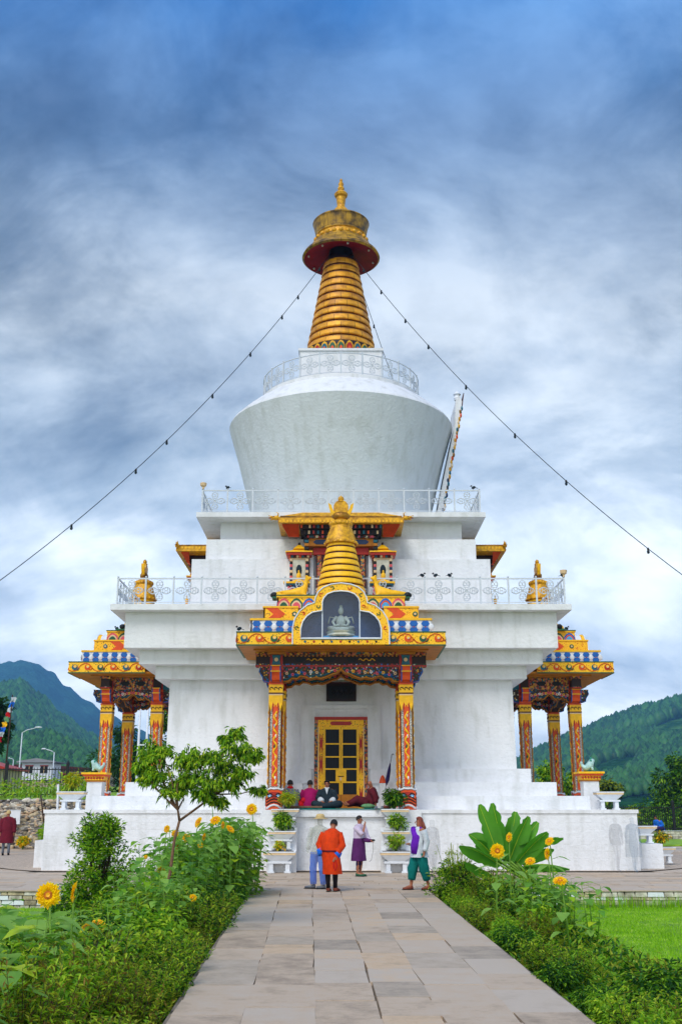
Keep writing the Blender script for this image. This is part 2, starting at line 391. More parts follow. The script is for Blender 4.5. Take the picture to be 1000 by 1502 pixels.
# petal band + spire
b = MB(); b.lathe([(1.52, 19.48), (1.55, 19.52), (1.5, 19.95), (0, 19.96)], 'dark_brown', n=64)
for i in range(28):
    a = 2*PI*i/28; b.T = rotz(a) @ Matrix.Translation((0, -1.53, 19.52))
    cc = ['green_paint', 'red_paint', 'teal'][i % 3]
    for s_, mm, dy in ((1, 'gold', 0), (.78, cc, -.012), (.4, 'orange', -.024)):
        b.prism([(-.15*s_, 0), (.15*s_, 0), (.155*s_, .2*s_), (.09*s_, .34*s_), (0, .4*s_), (-.09*s_, .34*s_), (-.155*s_, .2*s_)], dy-.02, dy+.03, mm)
b.T = Matrix.Identity(4)
b.build('petal_band', ch)
def ringed_cone(z0, z1, r0, r1, n, c=(0, 0), seg=64, gapm='dark_red', m='gold'):
    b = MB(); H = (z1-z0)/n
    for i in range(n):
        za = z0 + i*H; t0 = i/n; t1 = (i+.8)/n; t2 = (i+1)/n
        ra = r0+(r1-r0)*t0; rb = r0+(r1-r0)*t1; rc = r0+(r1-r0)*t2
        b.lathe([(ra*.93, za), (ra*1.0, za), (ra*1.012, za+H*.12), (rb*1.0, za+H*.72), (rb*.93, za+H*.76)], m, (c[0], c[1], 0), seg)
        b.lathe([(rb*.93, za+H*.74), (rc*.93, za+H)], gapm, (c[0], c[1], 0), seg)
    return b
m = MATS['gold']; 
# gilded sheet spire: gold panels with visible seams
def gilt(name, seams, rowh, c1='#d98c10', c2='#8a5c14'):
    m = bpy.data.materials.new(name); t, bs = nt(m); N = t.nodes; L = t.links
    tc = N.new('ShaderNodeTexCoord'); sp = N.new('ShaderNodeSeparateXYZ'); L.new(tc.outputs['Object'], sp.inputs[0])
    at = N.new('ShaderNodeMath'); at.operation = 'ARCTAN2'; L.new(sp.outputs['Y'], at.inputs[0]); L.new(sp.outputs['X'], at.inputs[1])
    cb = N.new('ShaderNodeCombineXYZ'); L.new(at.outputs[0], cb.inputs['X']); L.new(sp.outputs['Z'], cb.inputs['Y'])
    bk = N.new('ShaderNodeTexBrick'); bk.inputs['Scale'].default_value = 1; bk.inputs['Brick Width'].default_value = 2*PI/seams; bk.inputs['Row Height'].default_value = rowh
    bk.inputs['Mortar Size'].default_value = .008; bk.inputs['Color1'].default_value = (1, 1, 1, 1); bk.inputs['Color2'].default_value = (.72, .72, .72, 1); bk.inputs['Mortar'].default_value = (.15, .1, .1, 1)
    L.new(cb.outputs[0], bk.inputs['Vector'])
    n = N.new('ShaderNodeTexNoise'); n.inputs['Scale'].default_value = 3; n.inputs['Detail'].default_value = 8; L.new(tc.outputs['Object'], n.inputs['Vector'])
    r = ramp(N, [(.35, c2), (.6, c1)]); L.new(n.outputs['Fac'], r.inputs['Fac'])
    mx = N.new('ShaderNodeMixRGB'); mx.blend_type = 'MULTIPLY'; mx.inputs[0].default_value = 1; L.new(r.outputs[0], mx.inputs[1]); L.new(bk.outputs['Color'], mx.inputs[2])
    L.new(mx.outputs[0], bs.inputs['Base Color']); bs.inputs['Metallic'].default_value = .12; bs.inputs['Roughness'].default_value = .5
    bp = N.new('ShaderNodeBump'); bp.inputs['Strength'].default_value = .3; bp.inputs['Distance'].default_value = .03; L.new(n.outputs['Fac'], bp.inputs['Height']); L.new(bp.outputs[0], bs.inputs['Normal'])
    MATS[name] = m
gilt('gilt_sheet', 14, .354, '#ffb41a', '#c8820f'); gilt('gilt_canopy', 18, .5, '#c8981c', '#5e4412')
b = ringed_cone(19.95, 24.2, 1.45, .70, 12, m='gilt_sheet'); b.build('spire', ch)
# canopy
b = MB()
b.lathe([(.45, 24.15), (.5, 24.75), (1.5, 24.42), (1.58, 24.36)], 'maroon_canopy', n=64)
b.lathe([(1.58, 24.36), (1.66, 24.42), (1.6, 24.55), (1.42, 24.72), (1.22, 24.98), (1.12, 25.15)], 'gilt_canopy', n=64)
b.lathe([(1.12, 25.15), (1.05, 25.22), (1.04, 25.38), (1.08, 25.42)], 'gold', n=64)
b.lathe([(1.08, 25.42), (1.12, 25.68), (1.18, 25.95), (1.22, 26.05), (1.15, 26.12), (.3, 26.28), (0, 26.29)], 'gilt_canopy', n=64)
b.lathe([(.7, 24.1), (.55, 24.4), (.5, 24.75)], 'black_paint', n=32)
for i in range(24):
    a = 2*PI*i/24
    b.ell((1.11*math.cos(a), 1.11*math.sin(a), 25.18), (.1, .1, .11), 'gold', 8, 5)
for i in range(8):
    a = 2*PI*i/8+.2; b.ell((1.4*math.cos(a), 1.4*math.sin(a), 24.38), (.05, .05, .05), 'white_paint', 6, 4)
b.build('canopy', ch)
b = MB()
b.lathe([(.25, 26.25), (.36, 26.35), (.48, 26.48), (.4, 26.56), (.36, 26.66), (.28, 26.8), (.2, 26.86), (.17, 27.0), (.2, 27.3), (.2, 27.38), (.27, 27.44), (.3, 27.54), (.22, 27.64), (.12, 27.7), (.15, 27.84), (.1, 27.95), (.12, 28.06), (.06, 28.18), (.07, 28.26), (0, 28.36)], 'gold', n=24)
for i in range(12):
    a = 2*PI*i/12; b.ell((.42*math.cos(a), .42*math.sin(a), 26.46), (.1, .1, .12), 'gold', 8, 5)
b.build('finial', ch)

# ------------------------------------------------------------------ painted bands
def frame(p, ang): return Matrix.Translation(p) @ rotz(ang)     # x along band, -y outward
def band_swirl(b, L, z0, z1, base='yellow_ornate'):
    H = z1 - z0
    b.box(0, L, 0, .04, z0+.035, z1-.035, base); b.box(-.005, L+.005, -.015, .04, z0, z0+.035, 'green_paint'); b.box(-.005, L+.005, -.015, .04, z1-.035, z1, 'green_paint')
    n = max(2, round(L/.44)); w = L/n; zc = (z0+z1)/2
    cols = ['teal', 'orange', 'green_paint', 'orange', 'teal', 'red_paint']
    for i in range(n):
        x = w*(i+.5); s = 1 if (i % 2) else -1; q = H*.25
        b.tube([(x-w*.5, -.012, zc+s*H*.2), (x-w*.22, -.012, zc+s*H*.34), (x+w*.1, -.012, zc+s*H*.27), (x+w*.5, -.012, zc-s*H*.2)], .013, 'orange', 4)
        b.disc(x, zc, -.02, q, cols[i % 6], .025)
        b.disc(x + q*.12, zc + q*.3, -.034, q*.55, 'yellow', .02, 12)
        b.disc(x + q*.15, zc + q*.05, -.046, q*.3, 'cream_rim', .02, 10)
        b.tube([(x+q*.6, -.015, zc-q*.7), (x+q*1.1, -.015, zc-q*.9), (x+q*1.5, -.015, zc-q*.3)], .016, cols[i % 6], 4)
def band_lotus(b, L, z0, z1):
    H = z1-z0; b.box(0, L, 0, .04, z0, z1-.06, 'white_paint'); b.box(-.01, L+.01, -.03, .04, z1-.06, z1, 'yellow')
    n = max(2, round(L/.36)); w = L/n; hh = H-.06
    for i in range(n):
        x = w*i
        for q_ in (.25, .74): b.prism([(x+w*.5-w*.36, z0+hh*q_), (x+w*.5-w*.2, z0+hh*(q_-.22)), (x+w*.5+w*.2, z0+hh*(q_-.22)), (x+w*.5+w*.36, z0+hh*q_), (x+w*.5+w*.22, z0+hh*(q_+.22)), (x+w*.5-w*.22, z0+hh*(q_+.22))], -.014, .01, 'blue')
        for (zb, sg) in ():
            pts = []
            for k in range(9):
                t = k/8
                xx = x + w*.5*(t*2-1)*.62 + w*.5
                zz = (zb + hh*.46*math.sin(PI*t)**.7*1.0) if sg > 0 else (zb + hh*.46 - hh*.44*math.sin(PI*t)**.7)
                pts.append((xx, zz))
            if sg < 0: pts = pts[::-1]
            if sg > 0: pts = pts[::-1]; pts = pts[::-1]
            b.prism(pts, -.014, .01, 'blue')
            xm = x + w*.5
        b.ell((x+w, -.01, z0+hh*.48), (w*.24, .02, hh*.26), 'white_paint', 10, 6)
        b.disc(x+w*.5, z0+hh*.49, -.022, .02, 'red_paint', .01, 8)
def band_diamond(b, L, z0, z1):
    H = z1-z0; b.box(0, L, 0, .04, z0, z1-.05, 'yellow_ornate'); b.box(-.01, L+.01, -.03, .04, z1-.05, z1, 'yellow')
    zc = z0+(H-.05)/2; hh = (H-.05)*.5
    n = max(1, round(L/1.6)); w = L/n
    for i in range(n):
        x = w*(i+.5)
        b.prism([(x-.46, zc-hh), (x-.1, zc-hh), (x+.14, zc), (x-.1, zc+hh), (x-.46, zc+hh), (x-.22, zc)], -.012, .01, 'orange')
        for dx, cc in ((-.6, 'teal'), (.42, 'green_paint')):
            if 0 < x+dx < L: b.disc(x+dx, zc, -.014, hh*.42, cc, .02, 8); b.disc(x+dx, zc, -.026, hh*.2, 'cream_rim', .02, 8)
def band_arch(b, L, z0, z1):
    H = z1-z0; b.box(0, L, 0, .04, z0, z1-.08, 'yellow_ornate'); b.box(-.01, L+.01, -.03, .04, z1-.08, z1-.03, 'yellow'); b.box(-.01, L+.01, -.045, .04, z1-.03, z1, 'green_paint')
    hh = H-.09; n = max(2, round(L/.4)); w = L/n
    trios = [('pink', 'cream_rim', 'green_paint'), ('green_paint', 'cream_rim', 'pink'), ('blue', 'orange', 'skyblue')]
    for i in range(n):
        x = w*(i+.5); t = trios[i % 3]
        for s_, mm, dy in ((1, t[0], -.01), (.78, t[1], -.022), (.6, t[2], -.034)):
            a = w*.48*s_
            b.prism([(x-a, z0+.005), (x+a, z0+.005), (x+a, z0+hh*.5*s_+.0), (x+a*.5, z0+hh*.86*s_), (x, z0+hh*.97*s_), (x-a*.5, z0+hh*.86*s_), (x-a, z0+hh*.5*s_)], dy, .005, mm)

# ------------------------------------------------------------------ porch (built for the south side, turned for east and west)
def make_porch(soffit, glasscol):
    lv = [(3.07, 9.65, 6.34, 6.76, band_swirl), (2.69, 9.30, 6.76, 7.21, band_lotus), (2.34, 8.96, 7.21, 7.64, band_diamond), (1.95, 8.60, 7.64, 8.06, band_arch)]
    backs = [6.94, 6.94, 6.94, 7.36]
    b = MB()
    # soffit slab, edge trim
    b.box(-3.03, 3.03, -9.61, -6.06, 6.343, 6.40, soffit)
    b.box(-2.62, 2.62, -8.95, -6.06, 6.30, 6.343, 'ochre')
    for (hw, e, z0, z1, fn), bk in zip(lv, backs):
        zb = z0 + (.06 if z0 < 6.4 else 0)
        b.box(-hw+.04, -1.32, -e+.04, -bk, zb, z1-.001, 'ochre'); b.box(1.32, hw-.04, -e+.04, -bk, zb, z1-.001, 'ochre')
        b.box(-1.32, 1.32, -8.5, -bk, zb, z1-.001, 'ochre')
        if fn is band_arch: b.T = frame((-hw, -e, 0), 0); fn(b, 2*hw, z0, z1)
        else:
            b.T = frame((-hw, -e, 0), 0); fn(b, hw-1.3, z0, z1); b.T = frame((1.3, -e, 0), 0); fn(b, hw-1.3, z0, z1)
        if fn is band_swirl: pass
        b.T = frame((hw-.001, -e+.001, 0), PI/2); fn(b, e-bk, z0, z1)
        b.T = frame((-hw+.001, -bk, 0), -PI/2); fn(b, e-bk, z0, z1)
        b.T = Matrix.Identity(4)
    b.box(-1.3, 1.3, -9.6, -8.51, 6.40, 6.46, 'deep_blue')
    root = b.build('porch', ch)
    # columns
    c = MB(); w = .185
    c.box(-w, w, -w, w, .55, 3.3, 'beads')
    for k in range(4):
        c.T = rotz(k*PI/2)
        c.box(-.085, .085, -w-.016, -w+.004, .66, 3.02, 'orange')
        for s in (-1, 1):
            x = sorted((s*(w-.028), s*(w+.006))); c.box(x[0], x[1], -w-.006, -w+.02, .6, 3.28, 'ochre')
        pts = [(.05*math.sin(i*1.15), -w-.022, .72 + i*.062) for i in range(35)]
        c.tube(pts, [.024+.01*math.sin(i*2.1) for i in range(35)], 'yellow', 5)
        for i, mm in enumerate(('white_paint', 'pink', 'cream_rim', 'green_paint', 'white_paint', 'skyblue', 'cream_rim')):
            c.ell((.02*(-1)**i, -w-.03, .9 + i*.3), (.03, .015, .055), mm, 7, 4)
        # yellow tongues under the capital
        c.box(-w-.012, w+.012, -w-.024, -w, 3.06, 3.3, 'yellow')
        for xx, zz in ((-.14, 2.82), (-.045, 2.95), (.045, 2.95), (.14, 2.82)):
            c.prism([(xx-.055, 3.06), (xx, zz), (xx+.055, 3.06)], -w-.026, -w-.001, 'yellow')
        c.prism([(-.1, 2.75), (-.045, 3.02), (-.075, 3.1), (-.1, 3.0)][::-1], -w-.03, -w-.02, 'red_paint'); c.prism([(.1, 2.75), (.1, 3.0), (.075, 3.1), (.045, 3.02)][::-1], -w-.03, -w-.02, 'red_paint')
        # base: striped tiger cloth mask
        p = [(-.235, 0), (.235, 0), (.225, .46), (.15, .56), (-.15, .56), (-.225, .46)]
        c.prism(p, -.235, -w, 'orange')
        for i in range(4):
            zz = .06 + i*.085
            c.tube([(-.22, -.242, zz-.03), (-.1, -.246, zz+.05), (0, -.248, zz+.075), (.1, -.246, zz+.05), (.22, -.242, zz-.03)], .017 if i else .03, 'black_paint' if i else 'white_paint', 5)
        for s in (-1, 1):
            c.ell((s*.12, -.24, .38), (.07, .018, .045), 'skyblue', 10, 6); c.ell((s*.12, -.25, .37), (.025, .018, .025), 'white_paint', 8, 5)
            c.tube([(s*.05, -.243, .42), (s*.12, -.25, .47), (s*.2, -.243, .42)], .02, 'black_paint', 5)
        c.prism([(-.06, .33), (.06, .33), (.09, .5), (-.09, .5)], -.25, -.23, 'red_paint')
        c.tube([(-.22, -.236, .55), (-.1, -.24, .6), (0, -.243, .585), (.1, -.24, .6), (.22, -.236, .55)], .028, 'white_paint', 6)
    c.T = Matrix.Identity(4)
    c.frus(.2, .2, .235, .235, .56, .6, 'white_paint'); c.box(-.23, .23, -.23, .23, .002, .55, 'orange')
    c.box(-.21, .21, -.21, .21, 3.3, 3.34, 'cream_rim'); c.box(-.215, .215, -.215, .215, 3.34, 3.38, 'dark_red')
    c.box(-.21, .21, -.21, .21, 3.38, 3.66, 'yellow')
    for k in range(4):
        c.T = rotz(k*PI/2)
        for xx in (-.13, 0, .13): c.ring(xx, 3.49, -.215, .045, .014, 'dark_brown', 10, 4, 0, PI*1.3)
        c.box(-.21, .21, -.222, -.2, 3.62, 3.66, 'orange')
        for i in range(5): c.box(-.184, .184, -.205-.012*(i % 2), -.186, 3.68+i*.1, 3.76+i*.1, 'orange' if i % 2 == 0 else 'red_paint')
        c.prism([(-.13, 4.21), (.13, 4.21), (.1, 4.36), (.13, 4.5), (-.13, 4.5), (-.1, 4.36)], -.26, -.19, 'teal'); c.disc(0, 4.36, -.275, .06, 'cream_rim', .02, 8)
    c.T = Matrix.Identity(4)
    c.box(-.19, .19, -.19, .19, 3.66, 4.55, 'red_paint')
    c.box(-.27, .27, -.27, .27, 4.52, 4.6, 'ochre')
    cm = c.mesh('column')
    for x, y in ((-1.95, -8.42), (1.95, -8.42), (-1.95, -6.62), (1.95, -6.62)):
        o = bpy.data.objects.new('column', cm); C.objects.link(o); o.parent = root; o.location = (x, y, 1.7)
    # beams and scalloped brackets
    def beam(L, over):
        m_ = MB()
        m_.box(-over, L+over, -.16, .16, 5.86, 6.2, 'dark_brown')
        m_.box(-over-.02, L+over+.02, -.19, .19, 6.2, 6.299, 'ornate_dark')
        m_.box(-over-.012, L+over+.012, -.175, .175, 5.86, 5.9, 'red_paint'); m_.box(-over-.006, L+over+.006, -.17, .17, 5.902, 5.945, 'ornate')
        for s in (-1, 1):
            y0, y1 = sorted((s*.158, s*.172))
            for cxx in (L*.3, L*.7) if L > 2.5 else (L*.5,):
                m_.prism([(cxx-.62, 6.07), (cxx-.54, 6.15), (cxx-.36, 6.15), (cxx-.28, 6.07), (cxx-.36, 5.99), (cxx-.54, 5.99)], y0, y1, 'black_paint')
                m_.prism([(cxx+.28, 6.07), (cxx+.36, 6.15), (cxx+.54, 6.15), (cxx+.62, 6.07), (cxx+.54, 5.99), (cxx+.36, 5.99)], y0, y1, 'black_paint')
                m_.tube([(cxx-.25+.05*i, s*.17, 6.07+.035*math.sin(i*1.7)) for i in range(11)], .018, 'gold', 4)
            for i in range(int((L+2*over)/.12)):
                m_.box(-over+.12*i+.02, -over+.12*i+.08, y0, y1+.001, 6.165, 6.195, 'ochre')
        return m_
    def wing(m_, L, zt=5.858, th=.15, mm='ornate', under='dark_brown'):
        """two cloud-scalloped wings reaching in from the columns"""
        half = L/2 - .14
        prof = [(0, -.46), (.1, -.43), (.16, -.34), (.24, -.36), (.30, -.28), (.38, -.30), (.46, -.36), (.56, -.32), (.64, -.35), (.74, -.29), (.82, -.22), (.9, -.18), (.97, -.08), (1.0, 0)]
        for s in (0, 1):
            pts = [(q*half, z) for q, z in prof]
            pg = [(0.19+x if not s else L-.19-x, zt+z) for x, z in pts]
            top = [(0.19 if not s else L-.19, zt)]
            poly = top + pg
            if s: poly = poly[::-1]
            poly = poly[::-1] if False else poly
            m_.prism(poly, -th, th, mm, under)
            for y_ in (-th-.005, th+.005):
                m_.tube([(x, y_, z) for x, z in pg], .024, 'ochre', 4)
                m_.tube([(x, y_, z+.07) for x, z in pg[:-2]], .022, 'teal', 4)
                m_.tube([(x, y_, z+.12) for x, z in pg[1:6]], .03, 'blue', 4)
            for i in range(9):
                t = (i+.7)/10; x = .19+t*half; x = x if not s else L-x
                zc = zt - .1 - .11*(1-t)*(1+(i % 2)*.5); cc = ['cream_rim', 'pink', 'yellow', 'pink', 'white_paint'][i % 5]
                for y_ in (-th-.03, th+.01):
                    m_.disc(x, zc, y_, .048, cc, .02, 8); m_.disc(x, zc, y_-.006 if y_ < 0 else y_+.006, .02, 'red_paint', .02, 6)
        # column head stubs outside
        for s in (0, 1):
            x0 = -.19 if not s else L+.19; sg = -1 if not s else 1
            poly = [(x0, zt), (x0+sg*.28, zt), (x0+sg*.32, zt-.16), (x0+sg*.22, zt-.3), (x0+sg*.2, zt-.42), (x0, zt-.46)]
            if s: poly = poly[::-1]
            m_.prism(poly, -th, th, mm, 'orange')
            e_ = x0+sg*.33; m_.box(min(e_, e_-sg*.02), max(e_, e_-sg*.02), -th-.02, th+.02, zt-.2, zt-.17, 'yellow'); m_.box(min(e_, e_-sg*.1), max(e_, e_-sg*.1), -th-.012, th+.012, zt-.03, zt-.003, 'yellow')
            for y_ in (-th-.01, th+.01): m_.tube([(x, y_, z) for x, z in (poly[1:] if not s else poly[:-1])], .02, 'blue', 4)
    bm1 = beam(3.9, .62); f_ = bm1.build('beam', root, (-1.95, -8.42, 0))
    w1 = MB(); wing(w1, 3.9); w1.build('bracket', root, (-1.95, -8.42, 0))
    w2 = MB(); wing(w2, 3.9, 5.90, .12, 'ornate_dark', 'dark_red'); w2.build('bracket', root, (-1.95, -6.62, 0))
    b2 = MB(); b2.box(-.3, 4.2, -.14, .14, 5.9, 6.299, 'dark_brown'); b2.build('beam', root, (-1.95, -6.62, 0))
    for s in (-1, 1):
        b3 = MB(); b3.box(.17, 1.66, -.15, .15, 5.87, 6.299, 'ornate_dark')
        b3.box(1.94, 2.6, -.15, .15, 5.87, 6.2, 'teal')
        for y_ in (-.165, .151):
            b3.prism([(.45, 6.08), (.55, 6.16), (.72, 6.16), (.8, 6.08), (.72, 6.0), (.55, 6.0)], y_, y_+.014, 'black_paint'); b3.prism([(1.0, 6.08), (1.1, 6.16), (1.27, 6.16), (1.35, 6.08), (1.27, 6.0), (1.1, 6.0)], y_, y_+.014, 'black_paint')
        b3.build('beam', root, (s*1.95, -8.42, 0), PI/2)
        w3 = MB(); wing(w3, 1.8, 5.868, .13); w3.build('bracket', root, (s*1.95, -8.42, 0), PI/2)
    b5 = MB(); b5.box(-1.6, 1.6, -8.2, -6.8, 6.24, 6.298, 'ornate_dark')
    for i in range(14): b5.box(-1.5+i*.22, -1.42+i*.22, -8.2, -6.8, 6.16, 6.24, 'rafter_paint')
    b5.build('ceiling', root)
    # trefoil window
    out_r = [(1.42, 6.36), (1.42, 6.85), (1.36, 7.12), (1.22, 7.35), (1.0, 7.52), (.78, 7.60), (.755, 7.75), (.68, 7.92), (.52, 8.06), (.3, 8.15), (0, 8.19)]
    in_r = [(1.18, 6.53), (1.18, 6.83), (1.12, 7.04), (1.0, 7.2), (.84, 7.31), (.55, 7.36), (.55, 7.62), (.51, 7.74), (.4, 7.86), (.22, 7.93), (0, 7.95)]
    def loop(a): return [(x, z) for x, z in a] + [(-x, z) for x, z in a[::-1][1:]]
    O, I = loop(out_r), loop(in_r); n = len(O)
    aw = MB(); y0, y1 = -9.76, -9.62
    vs = [(x, y0, z) for x, z in O] + [(x, y0, z) for x, z in I] + [(x, y1, z) for x, z in O] + [(x, y1, z) for x, z in I]
    fs = []
    for i in range(n):
        j = (i+1) % n
        fs += [(i, i+n, j+n, j)[::-1], (i, j, j+2*n, i+2*n)[::-1], (i+n, i+3*n, j+3*n, j+n)[::-1]]
    aw.add(vs, fs, 'yellow_ornate')
    ol = [(x, y0-.008, z) for x, z in O]; il = [(x, y0-.008, z) for x, z in I]
    aw.tube(ol, .022, 'white_paint', 6, caps=False); aw.tube(il + [il[0]], .022, 'white_paint', 6, caps=False)
    for i in range(1, n-1):
        if i % 2: 
            x = (O[i][0]+I[i][0])/2; z = (O[i][1]+I[i][1])/2
            aw.ring(x, z, y0-.01, .045, .014, ['teal', 'orange', 'dark_brown', 'green_paint'][i % 4], 8, 4, i, i+4.5)
    for i in range(9): aw.disc(-1.05+i*.26, 6.44, y0-.012, .035, ['teal', 'red_paint', 'dark_brown'][i % 3], .02, 8)
    aw.prism([(-1.17, 6.5), (1.17, 6.5), (1.17, 6.53), (-1.17, 6.53)], y0-.02, y1, 'green_paint')
    # barrel behind the frame
    vs = [(x, y1, z) for x, z in O[:]] + [(x, -8.55, z) for x, z in O]
    fs = [((i), (i+1), (i+1)+n, i+n)[::-1] for i in range(n-1)]
    aw.add(vs, fs, 'white_paint')
    I2 = [(x*1.04, z+.01) for x, z in I]
    vs = [(x, -9.63, z) for x, z in I2] + [(x, -8.98, z) for x, z in I2]
    aw.add(vs, [((i), i+n, (i+1) % n+n, (i+1) % n) for i in range(n)] + [tuple(range(n, 2*n))], 'window_blue')
    awo = aw.build('arch_window', root)
    g = MB(); 
    g.add([(x, -9.69, z) for x, z in I], [tuple(range(n))[::-1]], 'shrine_glass'); 
    g.build('window_glass', root)
    mu = MB()
    for s in (-1, 1): mu.box(s*.55-.017, s*.55+.017, -9.73, -9.70, 6.54, 7.37, 'glass_frame')
    mu.box(-1.15, 1.15, -9.728, -9.702, 6.54, 6.57, 'glass_frame'); mu.build('window_bar', root)
    # seated statue inside
    s_ = MB(); m = 'statue_white'; yy = -9.33
    s_.lathe([(.42, 6.62), (.46, 6.66), (.4, 6.72), (.44, 6.78), (.3, 6.82), (0, 6.83)], m, (0, yy, 0), 20)
    s_.box(-.52, .52, yy-.25, yy+.25, 6.56, 6.64, 'skyblue')
    s_.ell((0, yy, 7.08), (.15, .1, .22), m); s_.ell((0, yy-.02, 7.42), (.085, .085, .115), m); s_.ell((0, yy, 7.54), (.05, .05, .07), m)
    for s in (-1, 1):
        s_.tube([(s*.12, yy, 7.24), (s*.24, yy-.04, 7.08), (s*.18, yy-.12, 6.96), (s*.03, yy-.15, 6.98)], [.06, .05, .04, .035], m, 8)
        s_.tube([(s*.08, yy, 6.92), (s*.34, yy-.05, 6.88), (s*.14, yy-.16, 6.86), (-s*.08, yy-.16, 6.87)], [.09, .08, .06, .05], m, 8)
        s_.tube([(s*.14, yy, 7.2), (s*.33, yy+.05, 7.25), (s*.38, yy, 7.05)], .02, m, 6)
    s_.build('seated_statue', root)
    # gilt cone with bell and moon
    cn = ringed_cone(8.08, 9.98, .83, .41, 9, (0, 0), 40, 'dark_red', 'yellow')
    cn.build('ringed_cone', root, (0, -7.72, 0))
    be = MB(); be.lathe([(.36, 9.95), (.5, 9.86), (.52, 9.88), (.5, 9.96), (.44, 10.15), (.37, 10.35), (.33, 10.46), (.36, 10.52), (.36, 10.6), (.2, 10.68), (0, 10.7)], 'gold', n=32)
    be.lathe([(.3, 9.93), (.5, 9.865)], 'red_paint', n=32)
    for i in range(18):
        a = 2*PI*i/18; be.ell((.505*math.cos(a), .505*math.sin(a), 9.9), (.05, .05, .05), 'gold', 6, 4); be.ell((.34*math.cos(a+.1), .34*math.sin(a+.1), 10.54), (.05, .05, .07), 'gold', 6, 4)
    be.build('bell_cap', root, (0, -7.72, 0))
    mo = MB()
    pts = []
    for i in range(13):
        a = PI + PI*i/12; pts.append((.40*math.cos(a), 11.02+.34*math.sin(a)))
    for i in range(13):
        a = 2*PI - PI*i/12; pts.append((.30*math.cos(a), 11.08+.2*math.sin(a)))
    pts = [(x*1.02, z + .2*(abs(x)/.38)**3) for x, z in pts]
    # crescent as strip of quads
    vs = []; k = 13
    for i in range(k): vs += [(pts[i][0], -.06, pts[i][1]), (pts[25-i][0], -.06, pts[25-i][1]), (pts[i][0], .06, pts[i][1]), (pts[25-i][0], .06, pts[25-i][1])]
    fs = []
    for i in range(k-1):
        a, c2 = i*4, (i+1)*4
        fs += [(a, c2, c2+1, a+1), (a+2, a+3, c2+3, c2+2), (a, a+2, c2+2, c2), (a+1, c2+1, c2+3, a+3)]
    mo.add(vs, fs, 'yellow')
    mo.disc(0, 11.1, -.08, .24, 'gold', .16, 28); mo.ell((0, 0, 11.4), (.1, .08, .09), 'gold'); mo.lathe([(.12, 11.3), (.06, 11.36), (.05, 11.47), (0, 11.52)], 'gold', n=12)
    mo.ell((0, 0, 10.82), (.3, .16, .16), 'gold_old')
    mo.build('moon_ornament', root, (0, -7.72, 0))
    # lying deer looking up
    nodes = [((0, 0, .16), (.15, .13)), ((-.28, 0, .15), (.14, .12)), ((-.5, 0, .13), (.13, .12)), ((.2, 0, .2), (.13, .13)), ((.3, 0, .36), (.085, .085)), ((.33, 0, .54), (.065, .065)), ((.36, 0, .64), (.075, .07)), ((.5, 0, .66), (.035, .035)),
             ((.3, -.12, .06), (.05, .05)), ((.46, -.12, .05), (.035, .035)), ((.3, .12, .06), (.05, .05)), ((.46, .12, .05), (.035, .035)), ((-.52, -.14, .07), (.07, .07)), ((-.28, -.18, .05), (.035, .035)), ((-.66, 0, .16), (.03, .03)),
             ((.33, -.09, .72), (.025, .02)), ((.33, .09, .72), (.025, .02))]
    ed = [(0, 1), (1, 2), (0, 3), (3, 4), (4, 5), (5, 6), (6, 7), (3, 8), (8, 9), (3, 10), (10, 11), (2, 12), (12, 13), (2, 14), (6, 15), (6, 16)]
    dm = skinmesh(nodes, ed, 2)
    for s in (-1, 1):
        d_ = MB(); d_.merge(dm, ['yellow']); d_.box(-.72, .55, -.22, .22, -.04, .02, 'green_paint')
        d_.ell((-.66, 0, .1), (.14, .12, .1), 'black_paint', 8, 6)
        o = d_.build('deer_statue', root, (s*1.42, -8.02, 8.065), 0 if s < 0 else PI)
    return root
porch = make_porch('ochre', None)
pe = copy_tree(porch, ch); pe.rotation_euler = (0, 0, PI/2)
pw = copy_tree(porch, ch); pw.rotation_euler = (0, 0, -PI/2)
for p_ in (pe, pw):
    for o in list(p_.children):
        if o.name.split('.')[0] in ('arch_window', 'window_glass', 'window_bar', 'seated_statue'):
            o.location.y += .5
        if o.name.split('.')[0] in ('ringed_cone', 'bell_cap', 'moon_ornament'): o.location.z -= .32
# ------------------------------------------------------------------ doorway of the porch (south)
b = MB(); y = -5.665
b.box(-.86, -.74, y-.07, y, 1.702, 4.5, 'ornate_dark'); b.box(.74, .86, y-.07, y, 1.702, 4.5, 'ornate_dark'); b.box(-.86, .86, y-.085, y, 4.5, 4.6, 'red_paint')
b.box(-.74, .74, y-.065, y, 4.28, 4.5, 'yellow_ornate')
for s in (-1, 1):
    x = sorted((s*.555, s*.74)); b.box(x[0], x[1], y-.08, y, 1.702, 4.28, 'yellow_ornate')
    for zz in (2.1, 3.1, 3.75): b.prism([(s*.64-.05, zz-.35), (s*.64, zz-.1), (s*.64+.05, zz-.35), (s*.64+.05, zz+.35), (s*.64, zz+.1), (s*.64-.05, zz+.35)], y-.09, y-.079, 'red_paint')
    b.box(s*.735-.012, s*.735+.012, y-.095, y-.06, 1.702, 4.28, 'cream_rim')
b.prism([(-.3, 4.33), (.3, 4.33), (.36, 4.39), (.3, 4.45), (-.3, 4.45), (-.36, 4.39)], y-.08, y-.06, 'red_paint')
dr = b.build('doorway', ch)
b = MB(); Y0 = y-.05
b.box(-.552, .552, Y0+.02, y, 1.702, 4.28, 'black_paint')
